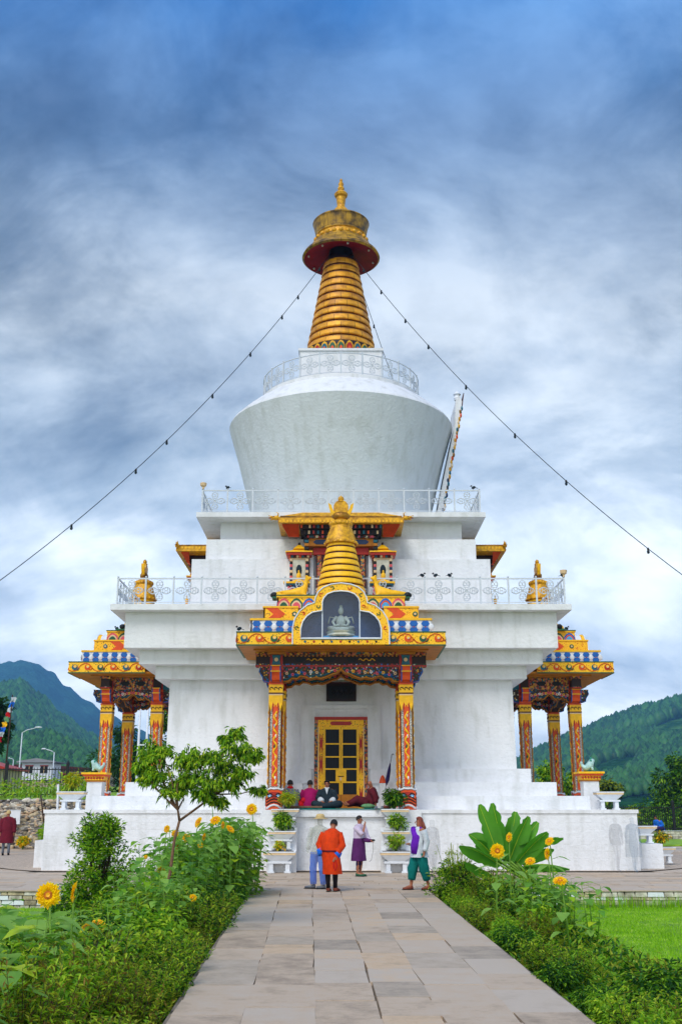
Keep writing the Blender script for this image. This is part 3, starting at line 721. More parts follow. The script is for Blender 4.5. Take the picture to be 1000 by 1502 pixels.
for s in (-1, 1):
    x0, x1 = sorted((s*.005, s*.552))
    b.box(x0, x1, Y0-.03, Y0+.015, 1.702, 2.16, 'ochre')
    b.box(x0, x1, Y0-.03, Y0+.015, 4.2, 4.28, 'yellow')
    for xx in (s*.031, s*.526): b.box(xx-.025, xx+.025, Y0-.034, Y0+.015, 2.16, 4.2, 'yellow')
    for zz in (2.54, 2.95, 3.33, 3.74): b.box(x0+.02, x1-.02, Y0-.03, Y0+.01, zz-.022, zz+.022, 'yellow')
    for i in range(5): b.box(*sorted((s*(.1+i*.085)-.006, s*(.1+i*.085)+.006)), Y0-.012, Y0+.004, 2.16, 4.2, 'cloth_charcoal')
dl = b.build('door', dr)
b = MB(); b.box(-.17, .17, Y0-.045, Y0-.036, 2.56, 2.96, 'yellow'); b.tube([(-.09, Y0-.06, 2.72), (.09, Y0-.06, 2.72)], .014, 'bark', 6); b.box(-.04, .02, Y0-.08, Y0-.05, 2.6, 2.69, 'cream_rim')
b.build('door_latch', dr)
b = MB(); b.box(-.48, .5, y-.05, y+.0, 5.1, 5.68, 'dark_brown'); b.box(-.4, .42, y-.06, y-.045, 5.18, 5.6, 'black_paint')
for i in range(5): b.tube([(-.3+i*.15, y-.07, 5.39), (-.25+i*.15, y-.07, 5.5), (-.2+i*.15, y-.07, 5.39), (-.25+i*.15, y-.07, 5.28), (-.3+i*.15, y-.07, 5.39)], .012, 'dark_brown', 4)
b.box(-.52, .54, y-.07, y, 5.68, 5.72, 'dark_red')
b.build('vent_panel', ch)

# ------------------------------------------------------------------ upper pavilion on the terrace (all four sides)
def pavilion():
    b = MB()
    b.box(-2.12, 2.12, -6.17, -4.29, 11.02, 11.2, 'gold'); b.box(-2.06, 2.06, -6.12, -4.29, 11.2, 11.28, 'gold_old')
    b.frus(2.0, .9, 1.3, .75, 11.28, 11.44, 'gold', 0, -5.2)
    for i in range(34): b.box(-2.08+i*.124, -2.02+i*.124, -6.19, -6.165, 11.04, 11.12, 'yellow')
    for s in (-1, 1):
        for i in range(13): 
            x = sorted((s*2.119, s*2.135)); b.box(x[0], x[1], -6.1+i*.13, -6.04+i*.13, 11.11, 11.19, 'yellow')
        # orange flared under-eave
        b.add([(s*2.0, -6.02, 11.02), (s*1.42, -6.02, 11.02), (s*1.42, -5.78, 10.64), (s*1.78, -5.78, 10.64), (s*2.0, -5.7, 11.02), (s*1.78, -5.7, 10.64)],
              [(0, 1, 2, 3), (0, 3, 5, 4), (1, 2, 3, 0)], 'orange')
        b.add([(s*2.0, -6.02, 11.02), (s*1.78, -5.78, 10.64), (s*1.78, -5.7, 10.64), (s*2.0, -5.7, 11.02), (s*1.42, -5.78, 10.64), (s*1.42, -5.7, 10.64)], [(0, 1, 2, 3), (1, 4, 5, 2)], 'orange')
    root = b.build('upper_pavilion', ch)
    for s in (-1, 1):
        # dragon head on the eave end
        d = MB(); d.T = Matrix.Translation((s*2.14, -6.12, 11.2)) @ Matrix.Scale(s, 4, (1, 0, 0))
        d.ell((.06, 0, 0), (.14, .09, .08), 'gold', 10, 7); d.tube([(.14, 0, .02), (.24, 0, .04), (.3, 0, .09)], [.05, .04, .02], 'gold', 6); d.tube([(.14, 0, -.03), (.24, 0, -.07)], [.035, .015], 'gold', 6)
        d.tube([(0, 0, .06), (-.02, 0, .16), (.05, 0, .2)], [.035, .02, .01], 'gold', 5); d.ell((.13, -.07, .03), .018, 'black_paint', 6, 4); d.tube([(.2, 0, -.01), (.3, 0, 0)], .015, 'red_paint', 5)
        d.ell((.26, -.02, .05), (.03, .03, .02), 'white_paint', 6, 4)
        d.build('dragon_head', root)
    r = MB()
    for j, (z, yy, col) in enumerate(((10.88, -5.98, 'dark_brown'), (10.7, -5.86, 'black_paint'))):
        r.box(-1.4+.1*j, 1.4-.1*j, yy+.06, -4.3, z, z+.139 if j == 0 else z+.179, col)
        n = 20 - 3*j
        for i in range(n):
            x = -1.34+.1*j + (2.68-.2*j)*i/(n-1)
            r.box(x-.03, x+.03, yy, yy+.3, z+.02, z+.13, ['orange', 'dark_brown', 'cream_rim', 'red_paint', 'teal'][(i+j) % 5])
    r.box(-1.15, 1.15, -5.72, -4.3, 10.62, 10.699, 'rafter_paint'); r.box(-1.12, 1.12, -5.6, -4.3, 10.36, 10.619, 'ochre')
    r.prism([(-.95, 10.49), (-.85, 10.57), (.85, 10.57), (.95, 10.49), (.85, 10.41), (-.85, 10.41)], -5.62, -5.59, 'deep_blue')
    for s in (-1, 1): 
        for i in range(4): r.box(s*1.17-.07, s*1.17+.07, -5.75+.03*i, -5.3, 10.2+i*.13, 10.29+i*.13, ['black_paint', 'ochre', 'teal', 'dark_brown'][i])
    r.build('rafters', root)
    d = MB(); d.box(-.86, .86, -5.35, -5.135, 8.03, 10.1, 'dark_red'); d.box(-.95, .95, -5.4, -5.135, 10.1, 10.34, 'red_paint'); d.box(-.6, .6, -5.38, -5.34, 8.03, 9.9, 'black_paint')
    for s in (-1, 1): d.box(s*.74-.07, s*.74+.07, -5.4, -5.34, 8.03, 10.08, 'ornate_dark'); d.box(s*1.0-.06, s*1.0+.06, -5.34, -5.135, 8.03, 10.1, 'white_paint')
    d.build('niche_door', root)
    for s in (-1, 1):
        c = s*1.42
        m = MB(); m.box(c-.3, c+.3, -5.6, -5.135, 8.03, 9.94, 'cream_rim'); m.box(c-.21, c+.21, -5.62, -5.59, 9.2, 9.86, 'statue_white'); 
        m.ell((c, -5.62, 9.5), (.1, .03, .2), 'cloth_charcoal', 10, 6)
        for q in (-1, 1):
            for i in range(8): m.box(c+q*.27-.045, c+q*.27+.045, -5.64, -5.58, 9.12+i*.1, 9.2+i*.1, ['deep_blue', 'pink', 'black_paint', 'cream_rim'][i % 4])
        for i in range(8): m.box(c-.36+i*.09, c-.29+i*.09, -5.68, -5.135, 9.94, 10.01, ['orange', 'teal', 'dark_red', 'cream_rim'][i % 4])
        m.box(c-.43, c+.43, -5.76, -5.135, 10.01, 10.1, 'red_paint'); m.box(c-.46, c+.46, -5.8, -5.135, 10.1, 10.14, 'yellow')
        m.frus(.36, .25, .13, .1, 10.14, 10.24, 'yellow', c, -5.5); m.frus(.2, .2, .05, .05, 10.24, 10.4, 'yellow', c, -5.5); m.ell((c, -5.5, 10.44), (.045, .045, .07), 'dark_brown', 8, 5)
        # lower little roof and panel
        m.box(c-.5, c+.38, -6.0, -5.61, 8.98, 9.04, 'yellow'); m.box(c-.46, c+.34, -5.96, -5.61, 8.93, 8.979, 'teal'); m.frus(.2, .16, .06, .06, 9.04, 9.14, 'yellow', c, -5.8); m.ell((c, -5.8, 9.26), (.08, .07, .13), 'yellow', 10, 7); m.ell((c, -5.8, 9.42), (.03, .03, .05), 'yellow', 6, 5)
        m.box(c-.36, c+.26, -5.9, -5.61, 8.03, 8.929, 'ornate'); m.disc(c, 8.6, -5.92, .2, 'statue_white', .03, 16); m.prism([(c-.36, 8.9), (c-.36, 8.55), (c-.1, 8.75)], -5.93, -5.9, 'pink')
        m.build('side_shrine', root)
    return root
pv = pavilion()
for a in (PI/2, -PI/2, PI): copy_tree(pv, ch).rotation_euler = (0, 0, a)

# tall gable niche leaning on the east flank of the dome, seen edge-on
b = MB()
poly = [(3.56, 11.72), (3.84, 11.72), (4.08, 13.4), (4.42, 15.2), (4.8, 17.0), (4.86, 17.5), (4.72, 17.8), (4.6, 17.5), (4.56, 16.55), (4.12, 14.6), (3.74, 12.8)]
b.prism(poly[::-1], -.95, .95, 'whitewash_smooth')
for i in range(34):
    t = i/33; x = 3.86+(4.82-3.86)*t**1.05 + .03*math.sin(i*2.3); z = 12.2 + 5.0*t
    mm = ['gold', 'orange', 'gold_old', 'teal', 'gold', 'cream_rim'][i % 6] if i > 14 else ['teal', 'deep_blue', 'gold', 'dark_brown'][i % 4]
    for yy in (-.92, -.5, 0, .5, .92): b.ell((x+.01, yy, z), (.05, .09, .1), mm, 6, 5)
b.box(3.8, 3.98, -.97, .97, 11.73, 12.16, 'red_paint')
b.lathe([(.1, 0), (.14, .1), (.1, .2), (.16, .26), (.05, .4), (0, .42)], 'white_paint', (4.72, -.5, 17.7), 12)
b.prism([(4.84, 17.3), (4.9, 17.3), (5.0, 18.0), (4.97, 18.0)], -.6, .6, 'dark_red')
b.build('flank_niche', ch)

# ------------------------------------------------------------------ string lights from the canopy
LS0 = (-10.3, 28, 6.9); LS1 = (10.3, 28, 7.05)
def light_string(p0, p1, sag, n, label, us):
    root = MB(); pts = []
    for i in range(61):
        t = i/60; p = Vector(p0).lerp(Vector(p1), t); p.z -= sag*4*t*(1-t); pts.append(p)
    root.tube([p - Vector(p0) for p in pts], .013, 'cloth_charcoal', 5)
    o = root.build('light_string', None, p0)
    tag(o, label, 'string light', 'strings of bulbs hung from the gilded canopy')
    bb = MB(); bb.lathe([(.0, .03), (.03, .02), (.035, -.04), (.025, -.06)], 'black_paint', n=8); bb.ell((0, 0, -.1), (.045, .045, .06), 'cloth_charcoal', 8, 6)
    me = bb.mesh('bulb')
    for t in us:
        p = Vector(p0).lerp(Vector(p1), t); p.z -= sag*4*t*(1-t)
        q = bpy.data.objects.new('bulb', me); C.objects.link(q); q.parent = o; q.location = p - Vector(p0)
light_string((-.45, YC-.3, 24.5), LS0, 1.15, 12, 'long string of dark bulbs running down to the left from the gold canopy', [.045, .13, .19, .3, .42, .55, .63, .78, .93])
light_string((.45, YC-.3, 24.5), LS1, 1.0, 12, 'long string of dark bulbs running down to the right from the gold canopy', [.05, .12, .21, .29, .41, .55, .68, .86])
light_string((-.5, YC+.4, 24.45), (-6.5, 56, 9.0), .5, 6, 'thin short bulb string falling behind the spire on its left side', [.1, .2, .3, .42, .55])
light_string((.5, YC+.4, 24.45), (8.5, 56, 9.0), .5, 6, 'thin short bulb string falling behind the spire on its right side', [.12, .24, .36, .5, .65])

# ------------------------------------------------------------------ planters, posts
def planter_mesh():
    b = MB()
    for s in (-1, 1):
        b.box(s*.2-.05, s*.2+.05, -.13, .13, 0, .22, 'white_paint'); b.box(s*.2-.08, s*.2+.08, -.16, .16, 0, .04, 'white_paint')
    b.box(-.3, .3, -.15, .15, .22, .27, 'white_paint')
    b.frus(.2, .14, .33, .2, .27, .38, 'white_paint'); b.frus(.33, .2, .37, .22, .38, .42, 'white_paint')
    b.box(-.39, .39, -.23, .23, .42, .47, 'cream_rim'); b.box(-.4, .4, -.24, .24, .47, .5, 'white_paint'); b.box(-.34, .34, -.18, .18, .5, .505, 'bark')
    return b
pm_ = planter_mesh().mesh('planter')
def planter(x, y, z, label, sc_=1, rz=0):
    o = bpy.data.objects.new('planter', pm_); C.objects.link(o); o.location = (x, y, z); o.scale = (sc_,)*3; o.rotation_euler = (0, 0, rz)
    tag(o, label, 'planter', 'white stone planters with cream rims'); return o
YP = YC - 8.82
planter(-1.72, YP-.55, 0, 'white footed planter on the paving left of the orange robed man', 1.15)
planter(-1.68, YP-.32, .62, 'middle white planter of the stack left of the plinth recess')
planter(-1.60, YP-.1, 1.22, 'topmost white planter of the stack under the left porch column')
planter(1.55, YP-.55, 0, 'white footed planter on the paving right of the person in a purple wrap', 1.15)
planter(1.55, YP-.32, .62, 'middle white planter of the stack right of the plinth recess')
planter(1.55, YP-.1, 1.22, 'topmost white planter of the stack under the right porch column')
planter(8.15, YC-7.2, 1.7, 'white planter on the right corner of the plinth beside a post', 1.05)
planter(-8.1, YC-7.6, 1.7, 'white planter with yellow flowers on the left corner of the plinth', 1.05)
planter(9.1, YC-7.2, .73, 'white planter on the low block just right of the plinth corner', 1.0)
planter(10.15, YC-5.5, .08, 'white planter with orange flowers low on the right pavement', .95)
b = MB(); b.box(-.42, .42, -.12, .25, 0, .6, 'whitewash'); b.box(-.42, .42, .02, .25, .6, 1.2, 'whitewash')
for x, l in ((-1.68, 'white stepped block behind the left stack of planters'), (1.55, 'white stepped block behind the right stack of planters')):
    o = b.build('step_block', None, (x, YP-.3, 0)); tag(o, l, 'block', 'stepped blocks carrying planters')
b = MB(); b.box(-.43, .45, -.5, .5, 0, .72, 'whitewash'); o = b.build('low_block', None, (9.09, YC-7.2, 0)); tag(o, 'low white block set against the right plinth corner', 'block')
b = MB(); b.box(-.3, .3, -.5, .5, 0, .8, 'whitewash'); o = b.build('low_block', None, (-8.95, YC-6.6, 0)); tag(o, 'small white block against the left side of the plinth', 'block')
def guardian_post(x, y, label, s):
    r = MB(); r.box(-.24, .24, -.24, .24, 0, .85, 'whitewash_smooth'); root = r.build('statue_post', None, (x, y, 1.7)); tag(root, label, 'statue post')
    c = MB()
    for h, z0, z1, mm in ((.27, .85, .9, 'ochre'), (.3, .9, 1.02, 'yellow_ornate'), (.36, 1.02, 1.08, 'orange'), (.4, 1.08, 1.14, 'yellow')): c.box(-h, h, -h, h, z0, z1, mm)
    for i in range(7):
        for q in (-1, 1): c.disc(-.27+.09*i, .96, q*.3-(.02 if q < 0 else 0), .035, 'red_paint', .02, 7)
    c.build('capital', root)
    # small turquoise snow lion, seated
    nodes = [((0, 0, 1.27), (.14, .12)), ((-.14*s, 0, 1.24), (.15, .13)), ((.1*s, 0, 1.4), (.13, .12)), ((.18*s, 0, 1.56), (.12, .12)), ((.28*s, 0, 1.54), (.07, .06)), ((.14*s, -.08, 1.2), (.05, .05)), ((.17*s, -.09, 1.15), (.05, .04)), ((.14*s, .08, 1.2), (.05, .05)), ((.17*s, .09, 1.15), (.05, .04)), ((-.28*s, 0, 1.36), (.06, .06)), ((-.3*s, 0, 1.52), (.05, .05))]
    lm = skinmesh(nodes, [(0, 1), (0, 2), (2, 3), (3, 4), (2, 5), (5, 6), (2, 7), (7, 8), (1, 9), (9, 10)], 2)
    l = MB(); l.merge(lm, ['turquoise'], Matrix.Translation((0, 0, .34)) @ Matrix.Scale(.74, 4))
    for i in range(9): l.ell((.09*s-.02*s*i*.5, .07*math.sin(i*2.4), 1.55-.035*i), .035, 'mane_green', 6, 5)
    l.build('lion_statue', root)
guardian_post(7.78, YC-6.4, 'white post with yellow capital and pale turquoise lion right of the right porch', 1)
guardian_post(-7.85, YC-5.6, 'white post with yellow capital and pale turquoise lion left of the left porch', -1)

# ------------------------------------------------------------------ umbrella, cone, mats, plank
o = MB()
o.tube([(0, 0, 0), (.05, 0, .25), (.2, 0, .95)], [.008, .012, .01], 'black_paint', 6)
o.tube([(.03, 0, .12), (.07, 0, .3), (.13, 0, .6), (.165, 0, .8)], [.014, .065, .05, .016], 'cloth_umbrella', 10)
o.tube([(.2, 0, .95), (.215, 0, 1.06), (.25, 0, 1.09), (.28, 0, 1.05)], .013, 'black_paint', 6)
u = o.build('umbrella', None, (1.38, YC-6.5, 2.3)); tag(u, 'closed dark blue umbrella leaning beside the right porch column', 'umbrella')
o = MB(); o.lathe([(.1, 0), (.11, .02), (.08, .14), (.04, .23), (0, .26)], 'orange', n=16); u = o.build('offering_cone', None, (1.30+.02, YC-5.95, 2.502)); tag(u, 'small orange cone on the white ledge right of the door', 'ornament')
o = MB(); o.box(-1.35, 1.35, -.6, .2, 0, .03, 'cloth_charcoal'); o.box(-1.36, 1.36, -.62, -.6, 0, .035, 'cloth_teal'); u = o.build('floor_mat', None, (0.02, YC-8.05, 1.703)); tag(u, 'dark floor mat with green edge on the porch floor', 'mat')
o = MB(); o.box(-.5, .5, -.1, .1, 0, .05, 'bark_pink'); o.box(-.45, -.38, -.08, .08, -.05, 0, 'bark_pink'); o.box(.38, .45, -.08, .08, -.05, 0, 'bark_pink'); u = o.build('low_table', None, (-1.05, YC-8.55, 1.754)); tag(u, 'low wooden plank table in front of the seated people', 'table')
o = MB(); o.ell((0, 0, .06), (.2, .1, .07), 'cloth_green', 12, 6); o.ell((.14, .03, .05), (.1, .07, .05), 'cloth_green', 10, 6); u = o.build('cloth_bundle', None, (.78, YC-8.5, 1.74)); tag(u, 'pale green cloth bundle beside the reclining person', 'bundle')
for i, (x, l) in enumerate(((1.02, 'left grey shoe of the pair on the porch edge'), (1.2, 'right grey shoe of the pair on the porch edge'))):
    o = MB(); o.ell((0, 0, .035), (.05, .12, .035), 'cloth_grey', 10, 6); o.ell((0, .05, .06), (.045, .06, .035), 'cloth_grey', 8, 5); u = o.build('shoe', None, (x, YP+.06, 1.71)); tag(u, l, 'shoe')
o = MB(); o.ell((0, 0, .04), (.16, .1, .05), 'leather', 10, 6); o.tube([(-.1, 0, .06), (0, 0, .14), (.1, 0, .06)], .012, 'leather', 5); u = o.build('brown_bag', None, (1.32, YC-8.55, 1.72)); tag(u, 'small brown bag beside the planter on the right of the porch', 'bag')

# ------------------------------------------------------------------ birds
def bird_mesh(colr='cloth_charcoal'):
    b = MB(); b.ell((0, 0, .1), (.1, .06, .065), colr, 10, 7, Matrix.Rotation(.35, 3, 'Y')); b.ell((.1, 0, .18), (.042, .035, .04), colr, 8, 6)
    b.tube([(.13, 0, .18), (.17, 0, .17)], [.013, .003], 'black_paint', 5); b.tube([(-.07, 0, .09), (-.2, 0, .05)], [(.04, .015), (.03, .008)], colr, 6)
    for s in (-1, 1): b.tube([(0, s*.025, .05), (.01, s*.025, 0)], .006, 'leather', 4); b.ell((.115, s*.03, .19), .007, 'orange', 5, 4)
    return b.mesh('pigeon')
bmz = bird_mesh()
for x, y, z, a, l in ((2.45, YC-5.6, 8.85, 0, 0), (2.9, YC-5.5, 8.85, .3, 0), (3.35, YC-5.4, 8.85, 2.5, 0)): pass
def pig(x, y, z, a, l):
    o = bpy.data.objects.new('pigeon', bmz); C.objects.link(o); o.location = (x, y, z); o.scale = (.78,)*3; o.rotation_euler = (0, 0, a); tag(o, l, 'bird', 'pigeons perched on the chorten')
pig(2.62, YC-7.18, 8.91, .2, 'dark pigeon on the lower railing, nearest the gold cone')
pig(3.05, YC-7.18, 8.91, 2.8, 'dark pigeon on the lower railing, middle of the three on the right')
pig(3.5, YC-7.18, 8.91, .5, 'dark pigeon on the lower railing, farthest right of the three')
pig(-4.0, YC-4.88, 12.58, 2.5, 'dark pigeon on the upper railing near its left end')
pig(4.68, YC-4.88, 12.58, 2.9, 'dark pigeon on the upper railing near its right corner')
pig(-3.0, YC-9.6, 6.77, 2.9, 'dark pigeon on the left corner of the front porch roof')
pig(8.35, YC-1.75, 8.08, .3, 'dark pigeon on top of the right porch roof')
pig(-8.3, YC-1.75, 8.08, 2.6, 'dark pigeon on top of the left porch roof')
pig(7.15, YC-7.18, 8.91, .3, 'dark pigeon on the lower railing at its right corner')
o = MB(); o.lathe([(.05, 0), (.05, .08), (.13, .14), (.15, .26), (.12, .28), (0, .28)], 'cream_rim', n=12)
for x, y, z, l in ((-4.86, YC-4.9, 12.6, 'small pale lamp bowl on the left corner of the upper railing'), (7.18, YC-7.2, 8.93, 'small pale lamp bowl on the right corner of the lower railing')):
    u = o.build('lamp_bowl', None, (x, y, z)); u.scale = (.8,)*3; tag(u, l, 'lamp')
# ================================================================== GROUND
def stone_mat(name, c1, c2, sc_=2.6, rough=.7):
    m = bpy.data.materials.new(name); t, b = nt(m); N = t.nodes; L = t.links
    tc = N.new('ShaderNodeTexCoord'); g = N.new('ShaderNodeNewGeometry')
    n = N.new('ShaderNodeTexNoise'); n.inputs['Scale'].default_value = sc_; n.inputs['Detail'].default_value = 12; n.inputs['Roughness'].default_value = .74; L.new(tc.outputs['Object'], n.inputs['Vector'])
    a = N.new('ShaderNodeMath'); a.operation = 'MULTIPLY_ADD'; a.inputs[1].default_value = .34; L.new(g.outputs['Random Per Island'], a.inputs[0]); L.new(n.outputs['Fac'], a.inputs[2])
    r = ramp(N, [(.35, c1), (.62, c2), (.82, '#c2b09c')]); L.new(a.outputs[0], r.inputs['Fac']); L.new(r.outputs[0], b.inputs['Base Color'])
    n2 = N.new('ShaderNodeTexNoise'); n2.inputs['Scale'].default_value = 22; n2.inputs['Detail'].default_value = 8; L.new(tc.outputs['Object'], n2.inputs['Vector'])
    bp = N.new('ShaderNodeBump'); bp.inputs['Strength'].default_value = .35; bp.inputs['Distance'].default_value = .015; L.new(n2.outputs['Fac'], bp.inputs['Height']); L.new(bp.outputs[0], b.inputs['Normal'])
    b.inputs['Roughness'].default_value = rough; MATS[name] = m
stone_mat('slab_stone', '#93806c', '#c2aa90'); stone_mat('slab_blue', '#8d7f70', '#b5a28c'); stone_mat('slab_warm', '#a08a72', '#ccae8c')
mat('mortar', '#8a7d6c', .9, .25, 4, .6, 30); mat('pebble_apron', '#cdb9a4', .9, .25, 18, .9, 26); mat('soil', '#3b3020', .95, .3, 5, .8, 20)
mat('asphalt_grey', '#8e8f93', .85, .12, .6, .3, 30)
def grass_mat():
    m = bpy.data.materials.new('lawn_green'); t, b = nt(m); N = t.nodes; L = t.links
    tc = N.new('ShaderNodeTexCoord')
    n = N.new('ShaderNodeTexNoise'); n.inputs['Scale'].default_value = 2.2; n.inputs['Detail'].default_value = 10; n.inputs['Roughness'].default_value = .7; L.new(tc.outputs['Object'], n.inputs['Vector'])
    r = ramp(N, [(.3, '#4c7a10'), (.5, '#7ea818'), (.66, '#b8d23a')]); L.new(n.outputs['Fac'], r.inputs['Fac']); L.new(r.outputs[0], b.inputs['Base Color']); b.inputs['Roughness'].default_value = .9
    MATS['lawn_green'] = m
grass_mat()

b = MB(); b.grid(40, 40, lambda u, v: ((u-.5)*12000, -1000 + v*9000, -.45), 'soil'); g = b.build('ground'); tag(g, 'earth under the gardens and the valley floor', kind='structure')
# plaza: coursed stone slabs
b = MB(); b.box(-32, 32, 24.72, 75, -.4, -.012, 'mortar')
def slabs(b, x0, x1, y0, y1, rowd, w, z, jit=.012, rows=True):
    y = y0
    while y < y1 - .05:
        d = rowd*R.uniform(.75, 1.25); x = x0 - R.uniform(0, w)
        while x < x1:
            ww = w*R.uniform(.6, 1.5); a, c = max(x, x0), min(x+ww, x1)
            if c - a > .08: b.box(a+.008, c-.008, y+.008, min(y+d, y1)-.008, z-.05, z+R.uniform(0, jit), R.choice(['slab_stone', 'slab_stone', 'slab_blue', 'slab_warm', 'slab_stone']))
            x += ww
        y += d
slabs(b, -32, 32, 24.75, 31.3, .55, 1.3, -.006, .006)
slabs(b, -32, -8.9, 31.3, 49.2, .7, 1.5, -.006, .006); slabs(b, 8.9, 32, 31.3, 52, .7, 1.5, -.006, .006)
o = b.build('plaza'); tag(o, 'grey flagstone plaza round the chorten', kind='structure')
b = MB()
n = 96
vs = [(0, 0, .022)] + [(12.7*math.cos(2*PI*i/n)*(1+.006*math.sin(i*3.1)), max(-8.98, 12.2*math.sin(2*PI*i/n)), .022) for i in range(n)]
b.add(vs, [(0, i+1, (i+1) % n+1) for i in range(n)], 'pebble_apron'); o = b.build('pebble_apron', None, (0, YC, 0)); tag(o, kind='structure')
# path
XL = lambda y: -1.13 - .0352*y; XR = lambda y: 2.28 - .0150*y
def path():
    b = MB()
    b.add([(XL(1)-.05, 1, -.03), (XR(1)+.05, 1, -.03), (XR(24.72)+.05, 24.72, -.03), (XL(24.72)-.05, 24.72, -.03), (XL(1)-.05, 1, -.46), (XR(1)+.05, 1, -.46), (XR(24.72)+.05, 24.72, -.46), (XL(24.72)-.05, 24.72, -.46)],
          [(0, 1, 2, 3), (0, 4, 5, 1), (1, 5, 6, 2), (3, 2, 6, 7), (0, 3, 7, 4)], 'mortar')
    fr = [0, .175, .348, .508, .652, .832, 1.0]
    for k in range(6):
        y = 1.0 + R.uniform(-.6, 0)
        while y < 24.7:
            d = R.uniform(.75, 1.35); y1 = min(y+d, 24.7); y0 = max(y, 1)
            if y1 - y0 > .1:
                def X(t, yy): return XL(yy) + (XR(yy)-XL(yy))*t
                g_ = .004; z = R.uniform(0, .006); j = [R.uniform(-.016, .016) for _ in range(4)]
                a0, a1, b1, b0 = (X(fr[k], y0)+g_+j[0], y0+g_), (X(fr[k+1], y0)-g_+j[1], y0+g_), (X(fr[k+1], y1)-g_+j[2], y1-g_), (X(fr[k], y1)+g_+j[3], y1-g_)
                vs = [(p[0], p[1], z) for p in (a0, a1, b1, b0)] + [(p[0], p[1], -.04) for p in (a0, a1, b1, b0)]
                b.add(vs, [(0, 1, 2, 3), (0, 4, 5, 1), (1, 5, 6, 2), (2, 6, 7, 3), (3, 7, 4, 0)], R.choice(['slab_stone', 'slab_stone', 'slab_blue', 'slab_warm', 'slab_stone']))
            y += d
    o = b.build('path'); tag(o, 'flagstone path leading to the chorten', kind='structure')
path()
b = MB(); b.grid(60, 40, lambda u, v: (-30 + u*(30+XL(v*24.7)-.06), v*24.68, -.36+.03*noise.noise(Vector((u*30, v*24, 0)))), 'lawn_green'); o = b.build('lawn'); tag(o, 'lawn left of the path', kind='structure')
b = MB(); b.grid(60, 40, lambda u, v: (XR(v*24.7)+.06+u*(30-XR(v*24.7)), v*24.68, -.36+.03*noise.noise(Vector((u*30+50, v*24, 0)))), 'lawn_green'); o = b.build('lawn'); tag(o, 'lawn right of the path', kind='structure')
b = MB(); b.box(13.5, 34, 52.5, 61.9, -.3, .06, 'lawn_green'); o = b.build('grass_strip'); tag(o, kind='structure')
# grass blades on visible lawn
def grassy(x0, x1, y0, y1, n, z, name, h=.06):
    b = MB()
    for i in range(n):
        x = R.uniform(x0, x1); y = R.uniform(y0, y1); a = R.uniform(0, PI); hh = h*R.uniform(.5, 1.5); w = .009
        dx, dy = math.cos(a)*w, math.sin(a)*w; lx, ly = R.uniform(-.03, .03), R.uniform(-.03, .03)
        b.add([(x-dx, y-dy, z), (x+dx, y+dy, z), (x+lx, y+ly, z+hh)], [(0, 1, 2)], 'grass_blade')
    o = b.build(name); tag(o, 'short green grass of the lawn', 'grass', kind='stuff')
grassy(4.2, 8.5, 11, 24.5, 52000, -.37, 'lawn_grass', .045); grassy(-8.5, -3.5, 11, 24.5, 26000, -.37, 'lawn_grass', .045)
grassy(4, 14, 24.35, 24.66, 7000, -.37, 'wall_foot_grass', .22)

# low whitewashed rubble walls at the edge of the plaza
mat('rubble_white', '#d8d2c4', .85, .3, 5, .9, 16, col2='#8d8574'); mat('rubble_cream', '#c4b493', .85, .3, 5, .9, 16); mat('rubble_dark', '#4c453c', .9, .3, 6, .8); mat('rubble_grey', '#85807a', .85, .3, 5, .9, 14)
def rubble(x0, x1, yf, z0, z1, rowh, w, mats, backm, name, label, cat, depth=.3, coping=None):
    b = MB(); b.box(x0, x1, yf+.03, yf+depth, z0, z1-.01, backm)
    z = z0; 
    while z < z1 - .02:
        h = min(rowh*R.uniform(.75, 1.25), z1-z); x = x0
        while x < x1:
            ww = min(w*R.uniform(.5, 1.6), x1-x)
            p = R.uniform(0, .035); g_ = .008
            b.frus(ww/2-g_*.4, .05, ww/2-g_-.006, .042, z+g_, z+h-g_*.5, R.choice(mats), x+ww/2, yf+.02-p*.5)
            x += ww
        z += h
    if coping: b.box(x0, x1, yf-.05, yf+depth, z1-.005, z1+.012, coping)
    o = b.build(name); tag(o, label, cat); return o
rubble(XR(24.7)+.1, 20, 24.5, -.4, -.01, .085, .24, ['rubble_white', 'rubble_white', 'white_paint', 'rubble_cream'], 'rubble_dark', 'low_wall', 'low whitewashed rubble wall between the right lawn and the plaza', 'wall', .2, 'slab_stone')
rubble(-20, XL(24.7)-.1, 24.5, -.4, -.01, .085, .24, ['rubble_white', 'rubble_white', 'white_paint', 'rubble_cream'], 'rubble_dark', 'low_wall', 'low whitewashed rubble wall between the left lawn and the plaza', 'wall', .2, 'slab_stone')
b = MB(); b.box(-30, -10.8, 49.26, 49.8, 0, 2.12, 'rubble_dark')
for i in range(1500):
    x, z = -18.5+7.6*R.random(), 2.05*R.random()+.04; s_ = R.uniform(.06, .15)
    b.ell((x, 49.24, z), (s_*R.uniform(1, 1.9), .07, s_*R.uniform(.5, .8)), R.choice(['rubble_grey', 'rubble_cream', 'rubble_grey', 'rubble_white', 'slab_warm']), 7, 5, Matrix.Rotation(R.uniform(-.35, .35), 3, 'Y'))
o = b.build('retaining_wall'); tag(o, 'rough stone retaining wall under the grass bank on the left', 'wall')
rubble(12.5, 40, 62, 0, .5, .16, .5, ['rubble_white', 'rubble_white', 'rubble_grey'], 'rubble_dark', 'low_wall', 'low white wall under the black fence on the far right', 'wall', .4, 'white_paint')

